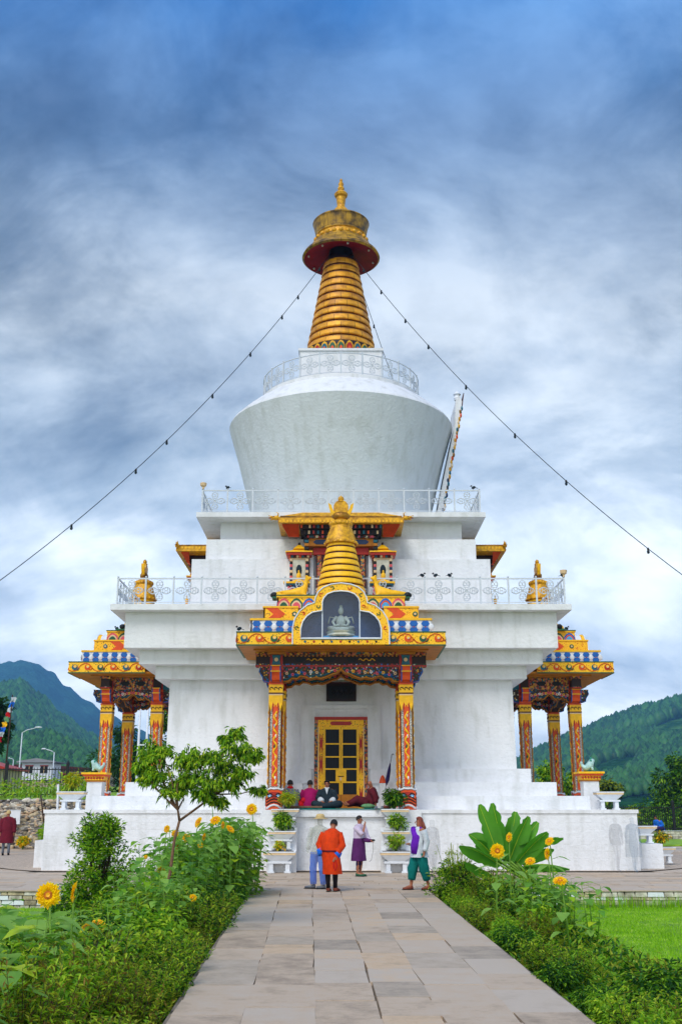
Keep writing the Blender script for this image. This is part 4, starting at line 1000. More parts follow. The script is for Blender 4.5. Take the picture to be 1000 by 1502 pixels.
# left bank
b = MB()
def bank(u, v):
    x = -75 + u*66; y = 49.6 + v*60
    z = 2.1 + v*60*.028 + .12*noise.noise(Vector((x*.3, y*.3, 0)))
    if x > -13: z -= (x+13)*.6*min(1, v*8+.1)
    return (x, y, max(z, -.3))
b.grid(60, 50, bank, 'lawn_green'); o = b.build('grass_bank'); tag(o, kind='structure')
# fences
def fence(x0, x1, y, z, h, label, step=.12, name='railing_fence'):
    r = MB(); r.box(x0, x1, y-.02, y+.02, z+h-.12, z+h-.07, 'black_paint'); r.box(x0, x1, y-.02, y+.02, z+.1, z+.15, 'black_paint')
    x = x0
    while x < x1: r.box(x-.014, x+.014, y-.012, y+.012, z, z+h, 'black_paint'); x += step
    o = r.build(name); tag(o, label, 'fence')
    p = MB(); x = x0
    while x <= x1+.01:
        q = MB(); q.box(-.07, .07, -.07, .07, 0, h+.2, 'black_paint'); q.lathe([(.1, 0), (.04, .1), (0, .2)], 'black_paint', (0, 0, h+.2), 8); q.build('fence_post', o, (x, y, z)); x += 3.2
fence(12.5, 38, 62.2, .5, 1.35, 'black iron railing on the low white wall at the far right')
fence(-40, -12.5, 57, 2.3, 1.5, 'black iron railing on the grass bank at the left', .16)

# street lamps and poles
def lamp(x, y, h, arm, label, z0=0, r=.09):
    b = MB(); b.tube([(0, 0, 0), (0, 0, h*.5), (0, 0, h)], [r, r*.8, r*.6], 'rail_paint', 10); b.box(-.2, .2, -.2, .2, 0, .12, 'rail_paint')
    o = b.build('street_lamp', None, (x, y, z0)); tag(o, label, 'street lamp', 'street lamps beyond the fence')
    a = MB(); a.tube([(0, 0, h-.02), (arm*.3, 0, h+abs(arm)*.16), (arm*.8, 0, h+abs(arm)*.28)], r*.55, 'rail_paint', 8); a.build('arm', o)
    e = MB(); e.ell((arm*.98, 0, h+abs(arm)*.32), (abs(arm)*.24, .14, .09), 'white_paint', 12, 6); e.build('lamp_head', o)
lamp(-33.6, 113, 8.4, 1.7, 'tall grey street lamp with its arm to the right, largest of the lamps', 1)
lamp(-31.4, 118, 6.6, -1.2, 'grey street lamp with its arm to the left', 1)
lamp(-53.0, 195, 7.6, .9, 'small distant street lamp between the two larger ones', 1.8)
lamp(-44.0, 145, 7.0, -.6, 'grey street lamp left of the tallest one, close to the big tree', 1)
for x, l in ((-11.3, 'white flagpole seen through the left porch, left of the pair'), (-10.85, 'white flagpole seen through the left porch, right of the pair')):
    b = MB(); b.tube([(0, 0, 0), (0, 0, 7.5)], [.09, .06], 'white_paint', 8); b.ell((0, 0, 7.55), .09, 'gold', 8, 5); b.box(-.03, .35, -.03, .03, 5.2, 5.28, 'white_paint')
    o = b.build('flagpole', None, (x, 60, -.1)); tag(o, l, 'flagpole')
# prayer flags
b = MB(); b.tube([(0, 0, 0), (.05, 0, 5.2)], [.05, .03], 'bark', 6); o = b.build('prayer_flag_pole', None, (-18.3, 59, 2.6)); tag(o, 'string of coloured prayer flags hanging on a pole before the big left tree', 'prayer flags')
cols = ['cloth_white', 'cloth_blue', 'cloth_white', 'cloth_red', 'cloth_green', 'yellow', 'cloth_blue', 'cloth_white', 'cloth_red', 'green_paint', 'yellow']
for i, c_ in enumerate(cols):
    f_ = MB(); x0 = .25-.075*i; z0 = 5.1-.27*i
    f_.grid(5, 4, lambda u, v: (x0 - .26*u + .04*math.sin(v*5+i), .06*math.sin(u*5+i), z0 - .3*v - .05*u), c_); f_.build('flag', o)
# signboard, planks and pole at the retaining wall
b = MB(); b.box(-.24, .24, -.02, .02, 1.05, 1.65, 'white_paint'); b.box(-.26, .26, -.03, -.021, 1.63, 1.67, 'rail_paint'); b.box(-.05, .05, .021, .05, .3, 1.1, 'bark'); o = b.build('signboard', None, (-14.55, 48.85, 0)); tag(o, 'blank white board fixed to the left stone wall', 'board')
for x, dx, l in ((-13.2, .35, 'upper leaning brown plank by the left stone wall'), (-13.15, .2, 'lower leaning brown plank by the left stone wall')):
    b = MB(); b.tube([(0, 0, 0), (-dx*1.3, .1, 2.2 if dx > .3 else 1.7)], [(.12, .03), (.12, .03)], 'bark_pink', 4, smooth=False); o = b.build('plank', None, (x+.2, 48.7, .1)); tag(o, l, 'plank')
b = MB(); b.tube([(0, 0, 0), (-.1, 0, 2.6)], .05, 'white_paint', 8); b.ell((-.1, 0, 2.62), .055, 'white_paint', 6, 4); o = b.build('post', None, (-12.55, 48.6, .1)); tag(o, 'thin white post leaning beside the brown planks', 'post')

# buildings behind the bank
def house(x, y, z, w, d, h, rh, wall, roof, label, rot=0, name='house', group=None, rich=True):
    b = MB(); b.box(-w/2, w/2, -d/2, d/2, 0, h, wall); root = b.build(name, None, (x, y, z), rot); tag(root, label, 'house', group)
    r = MB(); e = .5 if rich else .8
    r.prism([(-w/2-e, h+.02), (w/2+e, h+.02), (w/2+e, h+.16), (0, h+rh), (-w/2-e, h+.16)], -d/2-e, d/2+e, roof); r.build('roof', root)
    if rich:
        n = max(2, int(w/2.2))
        for i in range(n):
            q = MB(); xx = -w/2 + w*(i+.5)/n; q.box(xx-.4, xx+.4, -d/2-.05, -d/2+.02, h*.4, h*.8, 'black_paint'); q.box(xx-.48, xx+.48, -d/2-.08, -d/2-.051, h*.8, h*.86, 'red_paint'); q.box(xx-.03, xx+.03, -d/2-.08, -d/2-.051, h*.4, h*.8, 'cream_rim'); q.build('window', root)
house(-31.5, 92, 2.6, 7, 6, 2.2, 1.2, 'soffit_cream', 'red_paint', 'low house with red roof at the left edge behind the bank')
house(-42, 150, 4, 20, 8, 2.6, .9, 'rubble_cream', 'dark_red', 'long low house with dark red roof behind the left fence')
house(-34.6, 125, 4.8, 3.4, 4, 1.9, .5, 'white_paint', 'asphalt_grey', 'small white hut left of the left porch')
b = MB(); b.box(-1.3, 1.3, -.3, .3, 0, .6, 'turquoise'); b.box(-1.1, 1.1, -.25, .25, .6, 1.4, 'white_paint'); b.box(-1.5, 1.5, -.4, .4, 1.4, 1.5, 'green_paint'); o = b.build('kiosk', None, (-12.4, 70, 1.2)); tag(o, 'small kiosk with green roof seen through the left porch', 'kiosk')

# ================================================================== TREES
def leaf_blob(b, c, r, n, L, W, mats, flat=.8, droop=.3, shell=.55):
    c = Vector(c)
    for i in range(n):
        d = Vector((R.gauss(0, 1), R.gauss(0, 1), R.gauss(0, 1))); d.normalize()
        q = r*(shell + (1-shell)*R.random()) if R.random() < .75 else r*R.random()
        p = c + Vector((d.x*q, d.y*q, d.z*q*flat))
        g_ = Vector((d.x + R.uniform(-.6, .6), d.y + R.uniform(-.6, .6), d.z*.6 - droop + R.uniform(-.4, .5)))
        s = R.uniform(.65, 1.25)
        b.leaf(p, g_, Vector((R.uniform(-.5, .5), R.uniform(-.5, .5), 1)), L*s, W*s, R.choice(mats))
def tree(x, y, z, h, w, label, name='tree', mats=('leaf_far', 'leaf_far', 'leaf_dark'), n=46, per=110, L=.5, th=.3, conical=False, group=None):
    t = MB(); r0 = h*.035
    t.tube([(0, 0, 0), (.1, 0, h*.3), (0, .1, h*.6), (.05, 0, h*.88)], [r0, r0*.8, r0*.5, r0*.15], 'bark', 8)
    for i in range(7):
        a = i*2.4; zz = h*(.35+.07*i); t.tube([(0, 0, zz), (math.cos(a)*w*.25, math.sin(a)*w*.25, zz+h*.08)], [r0*.35, r0*.1], 'bark', 5)
    root = empty(name, (x, y, z)); tag(root, label, 'tree', group); t.build('trunk', root)
    c = MB()
    for i in range(n):
        k = R.random(); zz = h*(th + (1-th)*k)
        if conical: rr = w*.5*(1-k)*.9+.15
        else: rr = w*.5*math.sin(PI*min(1, .18+k*.8))**.7
        a = R.uniform(0, 2*PI); q = rr*R.uniform(.35, 1)
        leaf_blob(c, (math.cos(a)*q, math.sin(a)*q, zz), w*.13*R.uniform(.7, 1.3), per, L, L*.42, mats)
    c.build('crown', root)
tree(-20.2, 60.5, 2.6, 5.4, 3.0, 'dark evergreen tree cut by the left edge of the photo behind the prayer flags', L=.35, per=160, th=.42)
tree(-11.5, 74, -.2, 9.4, 4.6, 'tall dark green tree behind the left porch, right of the flagpoles', 'pine_tree', ('leaf_far', 'leaf_dark', 'leaf_mid'), 60, 130, .36, .12)
tree(-14.6, 72, .8, 6.0, 4.2, 'rounded dark green tree behind the middle column of the left porch', 'tree', ('leaf_far', 'leaf_dark'), 46, 120, .33, .1)
tree(-8.6, 80, -.2, 9.0, 4.8, 'dark green tree partly hidden by the left wall of the chorten', 'pine_tree', ('leaf_far', 'leaf_dark'), 46, 120, .36, .12)
tree(12.9, 66, -.2, 4.4, 3.4, 'bright green bushy tree behind the right porch, between its columns', 'tree', ('leaf_mid', 'leaf_dark', 'leaf_bright'), 40, 120, .26, .1)
tree(15.0, 68, -.2, 4.0, 3.2, 'dark green bushy tree beside the outer column of the right porch', 'tree', ('leaf_dark', 'leaf_mid'), 40, 120, .26, .1)
tree(23.4, 74, -.2, 5.2, 5.0, 'rounded green tree at the right edge behind the fence', 'tree', ('leaf_mid', 'leaf_dark', 'leaf_far'), 56, 140, .3, .08)
tree(17.6, 72, -.2, 3.6, 2.6, 'small olive tree just behind the right white post', 'tree', ('leaf_olive', 'leaf_far'), 24, 90, .28, .2)
b = MB()
for i in range(26): leaf_blob(b, (17+i*.62, 69+R.uniform(-.6, .6), 1.0+R.uniform(-.2, .35)), 1.0, 200, .24, .1, ('leaf_dark', 'leaf_mid'))
o = b.build('hedge'); tag(o, 'green hedge behind the black fence on the right', 'hedge')
b = MB()
for i in range(16): leaf_blob(b, (-22.5+i*.7, 52.5+R.uniform(-.5, .5), 2.7+R.uniform(-.25, .3)), .7, 170, .24, .07, ('leaf_mid', 'leaf_olive', 'leaf_bright'))
o = b.build('bank_shrubs'); tag(o, 'row of tall weeds and shrubs on the left grass bank', 'shrubs')
def shrub_at(x, y, z, r, mats, label, name='shrub', L=.12, W=.05, n=900, cat='shrub', flat=1.0, stems=True):
    b = MB()
    if stems:
        for i in range(7): a = i*.9; b.tube([(0, 0, 0), (math.cos(a)*r*.3, math.sin(a)*r*.3, r*.7), (math.cos(a)*r*.6, math.sin(a)*r*.6, r*1.2)], [.02, .014, .006], 'stem_green', 5)
    for i in range(8):
        a = i*2.4; q = r*.45*(i % 3)/2; leaf_blob(b, (math.cos(a)*q, math.sin(a)*q, r*(.7+.5*R.random()*flat)), r*.55, n//8, L, W, mats)
    o = b.build(name, None, (x, y, z)); tag(o, label, cat); return o
shrub_at(-12.7, 48.2, 0, .75, ('leaf_mid', 'leaf_bright'), 'green shrub at the foot of the left stone wall by the planks', L=.2, W=.05)
shrub_at(-12.5, 47.6, 0, .45, ('leaf_yellow', 'leaf_olive'), 'small yellowish shrub beside the plinth on the left', L=.14)
shrub_at(-13.9, 48.2, 0, .35, ('petal_mat', 'leaf_mid', 'petal_mat'), 'orange flowering clump at the foot of the left stone wall', 'flower_clump', L=.12, W=.08, cat='flowers')
# plants in planters
shrub_at(-8.1, YC-7.6, 2.2, .36, ('leaf_yellow', 'leaf_yellow', 'leaf_bright'), 'yellow flowering plant in the planter on the left plinth corner', 'potted_plant', .1, .04, 500, 'plant')
def pot(x, y, z, r, mats, label, n=520, L=.11, W=.045): shrub_at(x, y, z, r, mats, label, 'potted_plant', L, W, n, 'plant')
pot(-1.72, YP-.55, .56, .2, ('petal_mat', 'leaf_olive', 'leaf_bright'), 'sparse yellow flowers in the lowest planter on the left', 130)
pot(-1.66, YP-.32, 1.08, .36, ('leaf_mid', 'leaf_dark', 'leaf_bright'), 'leafy green plant in the middle planter on the left', 800)
pot(-1.52, YP-.1, 1.68, .36, ('leaf_yellow', 'leaf_bright', 'leaf_olive'), 'yellow green spilling plant in the top planter on the left', 900, .09, .03)
pot(1.55, YP-.55, .56, .33, ('leaf_mid', 'leaf_olive', 'leaf_bright'), 'open twiggy plant in the lowest planter on the right', 300, .12)
pot(1.6, YP-.32, 1.08, .34, ('leaf_mid', 'leaf_bright', 'leaf_dark'), 'spreading green plant in the middle planter on the right', 520)
pot(1.52, YP-.1, 1.68, .40, ('leaf_dark', 'leaf_mid', 'leaf_dark'), 'bushy dark green plant in the top planter on the right', 1000)
pot(10.15, YC-5.5, .58, .3, ('petal_mat', 'leaf_rust', 'leaf_mid'), 'orange flowers in the low planter on the right pavement', 300)
pot(9.1, YC-5.9, 1.25, .33, ('leaf_yellow', 'leaf_olive'), 'yellow plant standing behind the block at the right plinth corner', 300)

# ================================================================== GARDEN BEDS
def spiky(b, h, r, n, mats, L=.05, W=.012, per=34):
    """upright heath-like stems clothed in small leaves"""
    for i in range(n):
        a = R.uniform(0, 2*PI); q = r*math.sqrt(R.random())*.7; hh = h*R.uniform(.6, 1.1)
        p0 = Vector((math.cos(a)*q*.5, math.sin(a)*q*.5, 0)); p1 = Vector((math.cos(a)*q*1.5, math.sin(a)*q*1.5, hh))
        b.tube([p0, (p0+p1)/2+Vector((0, 0, hh*.1)), p1], [.006, .004, .002], 'bark', 3)
        for k in range(per):
            t = R.uniform(.2, 1.02); p = p0.lerp(p1, t); d = Vector((R.uniform(-1, 1), R.uniform(-1, 1), R.uniform(.1, 1.3)))
            b.leaf(p, d, Vector((0, 0, 1)), L*R.uniform(.7, 1.4), W*R.uniform(.8, 1.3), R.choice(mats))
kinds = []
b = MB(); spiky(b, .85, .5, 70, ['leaf_mid', 'leaf_olive', 'leaf_bright', 'leaf_dark'], .075, .022, 34); kinds.append(b.mesh('shrub'))
b = MB(); spiky(b, .8, .5, 72, ['leaf_olive', 'leaf_rust', 'leaf_mid', 'leaf_bright', 'leaf_olive'], .06, .018, 40); kinds.append(b.mesh('shrub'))
b = MB()
for i in range(16): a = i*2.4; leaf_blob(b, (math.cos(a)*.3*((i % 4)/3), math.sin(a)*.3*((i % 4)/3), .25+.4*R.random()), .26, 150, .08, .03, ['leaf_dark', 'leaf_dark', 'leaf_mid'])
kinds.append(b.mesh('shrub'))
b = MB()
for i in range(14): a = i*2.4; leaf_blob(b, (math.cos(a)*.32*((i % 4)/3), math.sin(a)*.32*((i % 4)/3), .25+.5*R.random()), .28, 130, .09, .038, ['leaf_bright', 'leaf_mid', 'leaf_mid'])
kinds.append(b.mesh('shrub'))
def bed(side, label, group, fn):
    n = 0; y = 6.6
    while y < 24.3:
        for i in range(6):
            off = (.33 if side < 0 else .4) + i*.62
            w = fn(y)
            if off > w: continue
            x = (XL(y) - off) if side < 0 else (XR(y) + off)
            k = R.choices([0, 1, 2, 3], [3, 3.4, 2.2, 1.6] if side > 0 else ([3, 3, 1, 2] if y < 14 else [2, .8, 3, 3]))[0]
            o = bpy.data.objects.new('shrub', kinds[k]); C.objects.link(o)
            s = R.uniform(.72, 1.15)*(1.0 if i else .74)*(1 if side < 0 else .92)
            o.location = (x+R.uniform(-.12, .12), y+R.uniform(-.2, .2), -.36); o.scale = (s, s, s*R.uniform(.8, 1.1)); o.rotation_euler = (0, 0, R.uniform(0, 6.28))
            tag(o, label, 'shrub', group)
        y += .62
bed(-1, 'low leafy shrub among the others edging the left side of the path', 'low shrubs along the left edge of the path', lambda y: 1.75 if y > 16 else 2.1)
bed(1, 'low leafy shrub among the others edging the right side of the path', 'low shrubs along the right edge of the path', lambda y: 1.6 if y > 17 else (.9 if y > 12 else 1.1))
b = MB()
for sd in (-1, 1):
    for i in range(14000):
        y = R.uniform(6, 24.4); off = R.uniform(.02, 2.0)
        x = (XL(y)-off) if sd < 0 else (XR(y)+off)
        b.leaf(Vector((x, y, -.36+R.uniform(0, .22))), Vector((R.uniform(-1, 1), R.uniform(-1, 1), R.uniform(.2, 1.2))), Vector((0, 0, 1)), .12, .04, R.choice(['leaf_mid', 'leaf_dark', 'leaf_olive']))
o = b.build('ground_cover'); tag(o, 'low leaves covering the soil of both flower beds', 'ground cover', kind='stuff')

# upright bush before the left plinth
def bush_mesh(w, h, n, L, W, mats):
    b = MB()
    for i in range(9): a = i*.7; b.tube([(0, 0, 0), (math.cos(a)*w*.12, math.sin(a)*w*.12, h*.5), (math.cos(a)*w*.25, math.sin(a)*w*.25, h*.9)], [.03, .018, .006], 'bark', 5)
    for i in range(n):
        k = R.random()**.9; zz = h*(.08+.86*k); rr = w*.5*(math.sin(PI*(.22+.70*k))**.8); a = R.uniform(0, 2*PI); q = rr*R.uniform(.3, 1)
        leaf_blob(b, (math.cos(a)*q, math.sin(a)*q, zz), w*.13*R.uniform(.6, 1.3), 60, L, W, mats, droop=-.3)
    return b
b = bush_mesh(1.3, 2.05, 160, .085, .034, ['leaf_dark', 'leaf_mid', 'leaf_bright', 'leaf_mid']); b.T = Matrix.Translation((-.55, 0, 0))
for i in range(14): leaf_blob(b, (R.uniform(-.3, .2), R.uniform(-.3, .3), R.uniform(.2, .75)), .2, 60, .085, .034, ['leaf_dark', 'leaf_mid'])
o = b.build('bush', None, (-4.62, 21.2, -.36)); tag(o, 'upright dark green bush in front of the left half of the white plinth', 'bush')
b = bush_mesh(1.15, 1.05, 70, .1, .016, ['leaf_mid', 'leaf_dark', 'leaf_bright'])
for i in range(22): x, y = R.uniform(-.4, .4), R.uniform(-.3, .3); b.tube([(x*.4, y*.4, .5), (x, y, 1.15+R.uniform(0, .25))], .006, 'leaf_olive', 3); leaf_blob(b, (x, y, 1.2), .06, 14, .04, .015, ['leaf_olive', 'leaf_mid'])
o = b.build('bush', None, (2.42, 23.3, -.36)); tag(o, 'feathery round bush at the far right end of the path', 'bush')

# sapling with drooping lance leaves
root = empty('sapling_tree', (-2.62, 16.9, -.36)); tag(root, 'slender young tree with bright drooping leaves and a forked trunk leaning over the left bed', 'tree')
def SP(u, v, y=16.9):
    th = math.atan((1185-751)/1540); t = math.tan(th+math.atan((751-v)/1540)); z = 1.75+y*t; d = y*math.cos(th)+(z-1.75)*math.sin(th)
    return Vector(((u-501)*d/1540+2.62, y-16.9, z+.36))
tp = [Vector((-.42, 0, 0)), Vector((-.18, 0, .5)), Vector((-.03, 0, 1.2)), Vector((.1, -.02, 1.8)), Vector((.16, 0, 1.98))]
t = MB(); t.tube([(-.35, 0, 0), (-.12, .0, .55), (.02, 0, 1.15), (.06, 0, 1.62), (.13, 0, 1.92)], [.032, .028, .025, .022, .02], 'bark_pink', 8)
FK = Vector((.13, 0, 1.92))
lobes = [(218, 1108, 30), (232, 1135, 26), (250, 1158, 22), (215, 1140, 20), (238, 1100, 16), (270, 1115, 22), (285, 1140, 22), (292, 1112, 20), (268, 1150, 18), (310, 1110, 18), (312, 1150, 24), (330, 1120, 28), (352, 1100, 24), (340, 1150, 20), (348, 1072, 15), (372, 1105, 16), (335, 1085, 12), (360, 1135, 18), (378, 1158, 10), (325, 1175, 12), (300, 1165, 16), (205, 1120, 14)]
lf = MB()
for i, (u, v, r) in enumerate(lobes):
    c_ = SP(u, v) + Vector((0, R.uniform(-.3, .3), 0)); rr = r/96
    base = SP(262, 1188) if u < 285 else SP(318, 1165)
    mid = (base+c_)/2 + Vector((R.uniform(-.05, .05), R.uniform(-.05, .05), -.03))
    t.tube([FK, base, mid, c_], [.022, .016, .01, .004], 'bark_pink', 6)
    for q in range(int(11 + r*.9)):
        d = Vector((R.gauss(0, 1), R.gauss(0, 1), R.gauss(0, .8))).normalized(); tip = c_ + d*rr*R.uniform(.6, 1.12); 
        t.tube([c_, (c_+tip)/2+Vector((0, 0, .03)), tip], [.004, .003, .0015], 'stem_green', 3)
        for k in range(12):
            p = c_.lerp(tip, R.uniform(.15, 1.05)) + Vector((R.uniform(-.02, .02),)*3)
            g_ = Vector((d.x*.6+R.uniform(-.8, .8), d.y*.6+R.uniform(-.8, .8), -.35+R.uniform(-.5, .45)))
            lf.leaf(p, g_, Vector((0, 0, 1)), R.uniform(.075, .125), R.uniform(.02, .03), R.choice(['leaf_mid', 'leaf_bright', 'leaf_bright', 'leaf_mid', 'leaf_dark']), .35)
t.build('trunk', root); lf.build('crown', root)

# banana plant
root = empty('banana_plant', (3.95, 21.6, -.36)); tag(root, 'banana plant with broad upright leaves in front of the right half of the plinth', 'plant')
t = MB(); t.tube([(0, 0, 0), (.03, 0, .4), (0, 0, .8)], [.1, .08, .06], 'stem_green', 10); t.tube([(-.3, .1, 0), (-.28, .1, .6)], [.07, .05], 'stem_green', 8); t.build('stem', root)
def banana_leaf(base, tip, W, curl, m='banana_leaf', roll=0):
    W *= 1.08
    base, tip = Vector(base), Vector(tip); n = 14; b = MB(); vs = []
    ax = (tip-base); side0 = ax.cross(Vector((0, 1, 0))); 
    side0.normalize(); side0 = Matrix.Rotation(roll, 3, ax.normalized()) @ side0
    for i in range(n+1):
        t_ = i/n; p = base + ax*t_ + Vector((0, 0, curl*math.sin(PI*t_)*.5 - curl*t_*t_*.3))
        w = W*(max(.02, math.sin(PI*min(1, .06+t_*.97))))**.42*.5
        nn = ax.cross(side0).normalized()
        for s_ in (-1, -.5, 0, .5, 1):
            vs.append(tuple(p + side0*w*s_ + nn*(abs(s_)*w*.5) + side0*(R.choice([-.01, 0, 0, 0, -.04])*s_)*(abs(s_) == 1)))
    fs = []
    for i in range(n):
        for j in range(4): fs.append((i*5+j, i*5+j+1, (i+1)*5+j+1, (i+1)*5+j))
    b.add(vs, fs, m, True); b.tube([tuple(Vector(vs[i*5+2]) + Vector((0, -.004, 0))) for i in range(n+1)], [.010-.0005*i for i in range(n+1)], 'leaf_bright', 5)
    b.tube([(0, 0, .5), ((base.x)*.6, base.y*.6, base.z*.8), tuple(base)], [.03, .022, .018], 'stem_green', 6)
    b.build('leaf', root)
# (x,z) offsets from the stem foot at Y 21.6 ; scale about 73 px per metre
def BP(u, v): 
    th = math.atan((1185-751)/1540); t = math.tan(th+math.atan((751-v)/1540)); z = 1.75+21.6*t; d = 21.6*math.cos(th)+(z-1.75)*math.sin(th)
    return ((u-501)*d/1540-3.95, z+.36)
for (u0, v0, u1, v1, W, cu, ro, dy) in ((733, 1262, 703, 1179, .36, .05, .3, 0), (742, 1262, 724, 1177, .32, .04, -.5, .12), (748, 1262, 776, 1196, .34, .06, .4, .05), (752, 1262, 792, 1205, .3, .05, -.3, .2), (758, 1265, 802, 1219, .34, .06, .5, -.1),
     (762, 1240, 828, 1228, .3, .06, .9, .1), (768, 1270, 835, 1272, .34, .1, 1.2, -.05), (728, 1265, 674, 1238, .36, .08, -.9, -.05), (720, 1285, 680, 1262, .3, .05, -1.0, -.15), (740, 1262, 752, 1205, .26, .03, .1, .25), (736, 1270, 700, 1230, .3, .05, -.6, .2), (756, 1262, 778, 1222, .26, .03, .9, .3), (750, 1255, 760, 1190, .34, .03, .0, .3), (744, 1260, 716, 1205, .32, .05, -.3, .25), (764, 1262, 815, 1245, .34, .08, .8, .15), (730, 1262, 690, 1222, .32, .08, .5, .2)):
    x0, z0 = BP(u0, v0); x1, z1 = BP(u1, v1); banana_leaf((x0, dy*.5, z0), (x1, dy, z1), W, cu, roll=ro)

# sunflowers
def heart_leaf(b, p, d, L, m='leaf_broad'):
    d = Vector(d).normalized(); a = d.cross(Vector((0, 0, 1))); a.normalize(); u = a.cross(d)
    pr = [(0, 0), (.08, .36), (.3, .46), (.6, .32), (1, 0), (.6, -.32), (.3, -.46), (.08, -.36)]
    vs = [tuple(Vector(p) + d*L*t + a*L*w*.9 + u*(-L*.3*t*t + abs(w)*L*.12)) for t, w in pr] + [tuple(Vector(p)+d*L*.35 - u*L*.04)]
    b.add(vs, [(i, (i+1) % 8, 8) for i in range(8)], m, True)
def sunflower(x, y, z, size, face, label, zg=-.36, lean=(0, 0), leaves=9, group='sunflowers in the flower beds'):
    """(x,y,z) is the flower head"""
    H = z - zg; root = empty('sunflower', (x-lean[0], y-lean[1], zg)); tag(root, label, 'sunflower', group)
    top = Vector((lean[0], lean[1], H)); fd = Vector(face).normalized()
    s = MB(); s.tube([(0, 0, 0), (lean[0]*.3, lean[1]*.3, H*.5), (lean[0]*.8, lean[1]*.8, H*.93), tuple(top - fd*size*.2)], [.016, .013, .009, .007], 'stem_green', 6); s.build('stem', root)
    for i in range(leaves):
        l = MB()
        t = .3 + .6*i/leaves; a = i*2.4+x*3; p = Vector((lean[0]*t, lean[1]*t, H*t)); d = Vector((math.cos(a), math.sin(a), .35)); q = p + d*.12
        l.tube([tuple(p), tuple(q)], .004, 'stem_green', 4); heart_leaf(l, q, (d.x, d.y, R.uniform(-.35, .15)), R.uniform(.16, .26)*(1 if size > .15 else .8)); l.build('leaf', root)
    h = MB(); zx = Vector((0, 0, 1)); q = zx.rotation_difference(fd).to_matrix().to_4x4(); h.T = Matrix.Translation(top) @ q
    rr = size/2
    for ring, (nn, r0, r1, zz) in enumerate(((23, .34, 1.04, .0), (21, .32, .9, .12), (17, .3, .72, .2))):
        for i in range(nn):
            a = 2*PI*(i+.5*ring)/nn + R.uniform(-.08, .08); L_ = rr*(r1*R.uniform(.88, 1.1)); w = rr*.2
            ca, sa = math.cos(a), math.sin(a)
            h.add([(ca*rr*r0, sa*rr*r0, rr*zz*.3), (ca*L_*.7-sa*w, sa*L_*.7+ca*w, rr*(zz+.1)), (ca*L_, sa*L_, rr*(zz-.05)), (ca*L_*.7+sa*w, sa*L_*.7-ca*w, rr*(zz+.1))], [(0, 3, 2, 1)], 'petal_mat')
    h.build('petals', root)
    d_ = MB(); d_.T = h.T; d_.lathe([(0, rr*.12), (rr*.16, rr*.17), (rr*.33, rr*.12), (rr*.36, 0), (rr*.2, -rr*.18), (0, -rr*.25)], 'flower_disc', n=20, ms=['petal', 'flower_disc', 'flower_disc', 'stem_green', 'stem_green']); d_.build('disc', root)
def SF(u, v, y): 
    th = math.atan((1185-751)/1540); t = math.tan(th+math.atan((751-v)/1540)); z = 1.75+y*t; d = y*math.cos(th)+(z-1.75)*math.sin(th)
    return ((u-501)*d/1540, y, z)
FL = [(72, 1313, 11, .25, (.15, -1, .15), 'largest bright yellow sunflower facing the camera at the lower left'),
 (111, 1309, 11.3, .22, (-1, -.15, .1), 'sunflower seen edge-on right beside the largest one'),
 (146, 1356, 12.5, .17, (.4, -.5, .8), 'orange sunflower, right one of the low pair by the big sunflower'),
 (127, 1360, 12.3, .15, (-.5, -.4, .8), 'orange sunflower, left one of the low pair by the big sunflower'),
 (239, 1275, 19.5, .2, (.1, -1, .1), 'round sunflower alone against the white plinth left of the sapling trunk'),
 (370, 1187, 24.2, .26, (.1, -1, .2), 'sunflower highest and farthest right, under the left porch column'),
 (253, 1352, 15.5, .14, (.8, -.5, .3), 'small half turned sunflower low down beside the sapling trunk'),
 (317, 1203, 21, .22, (-.2, -.7, .7), 'dark centred sunflower facing up near the middle of the left cluster'),
 (328, 1210, 20.5, .15, (1, -.3, 0), 'narrow side-on sunflower right of the dark centred one'),
 (339, 1216, 20.8, .2, (.6, -.4, .7), 'tilted sunflower on the right of the left cluster'),
 (362, 1225, 23.8, .19, (.9, -.3, .2), 'side-on sunflower below the highest one'),
 (292, 1206, 20.4, .22, (-.8, -.5, .4), 'sunflower turned left just right of the sapling fork'),
 (312, 1179, 22.0, .12, (0, -1, .3), 'small sunflower peeping below the sapling crown'),
 (246, 1216, 20.5, .15, (-.5, -.8, .1), 'small sunflower left of the sapling fork'),
 (258, 1223, 20.2, .14, (.2, -1, .0), 'small sunflower just under the sapling fork on the left'),
 (275, 1229, 20.0, .16, (.3, -1, -.1), 'sunflower just right of the sapling trunk below the fork'),
 (262, 1244, 19.6, .2, (-1, -.2, 0), 'drooping sunflower touching the sapling trunk'),
 (300, 1228, 20.2, .15, (.9, -.3, -.2), 'narrow drooping sunflower in the middle of the leaves'),
 (295, 1240, 20.1, .12, (0, -1, -.4), 'small drooping sunflower under the narrow one'),
 (215, 1257, 20.5, .09, (-.2, -1, .3), 'small yellow sunflower bud at the left end of the cluster'),
 (284, 1317, 16.5, .12, (.2, -1, .4), 'small sunflower low among the leaves right of the sapling trunk')]
for u, v, y, s_, f_, l in FL:
    x, y_, z = SF(u, v, y); sunflower(x, y_, z, s_, f_, l, lean=(R.uniform(-.15, .15), R.uniform(-.1, .1)), leaves=12 if y > 18 else 8)
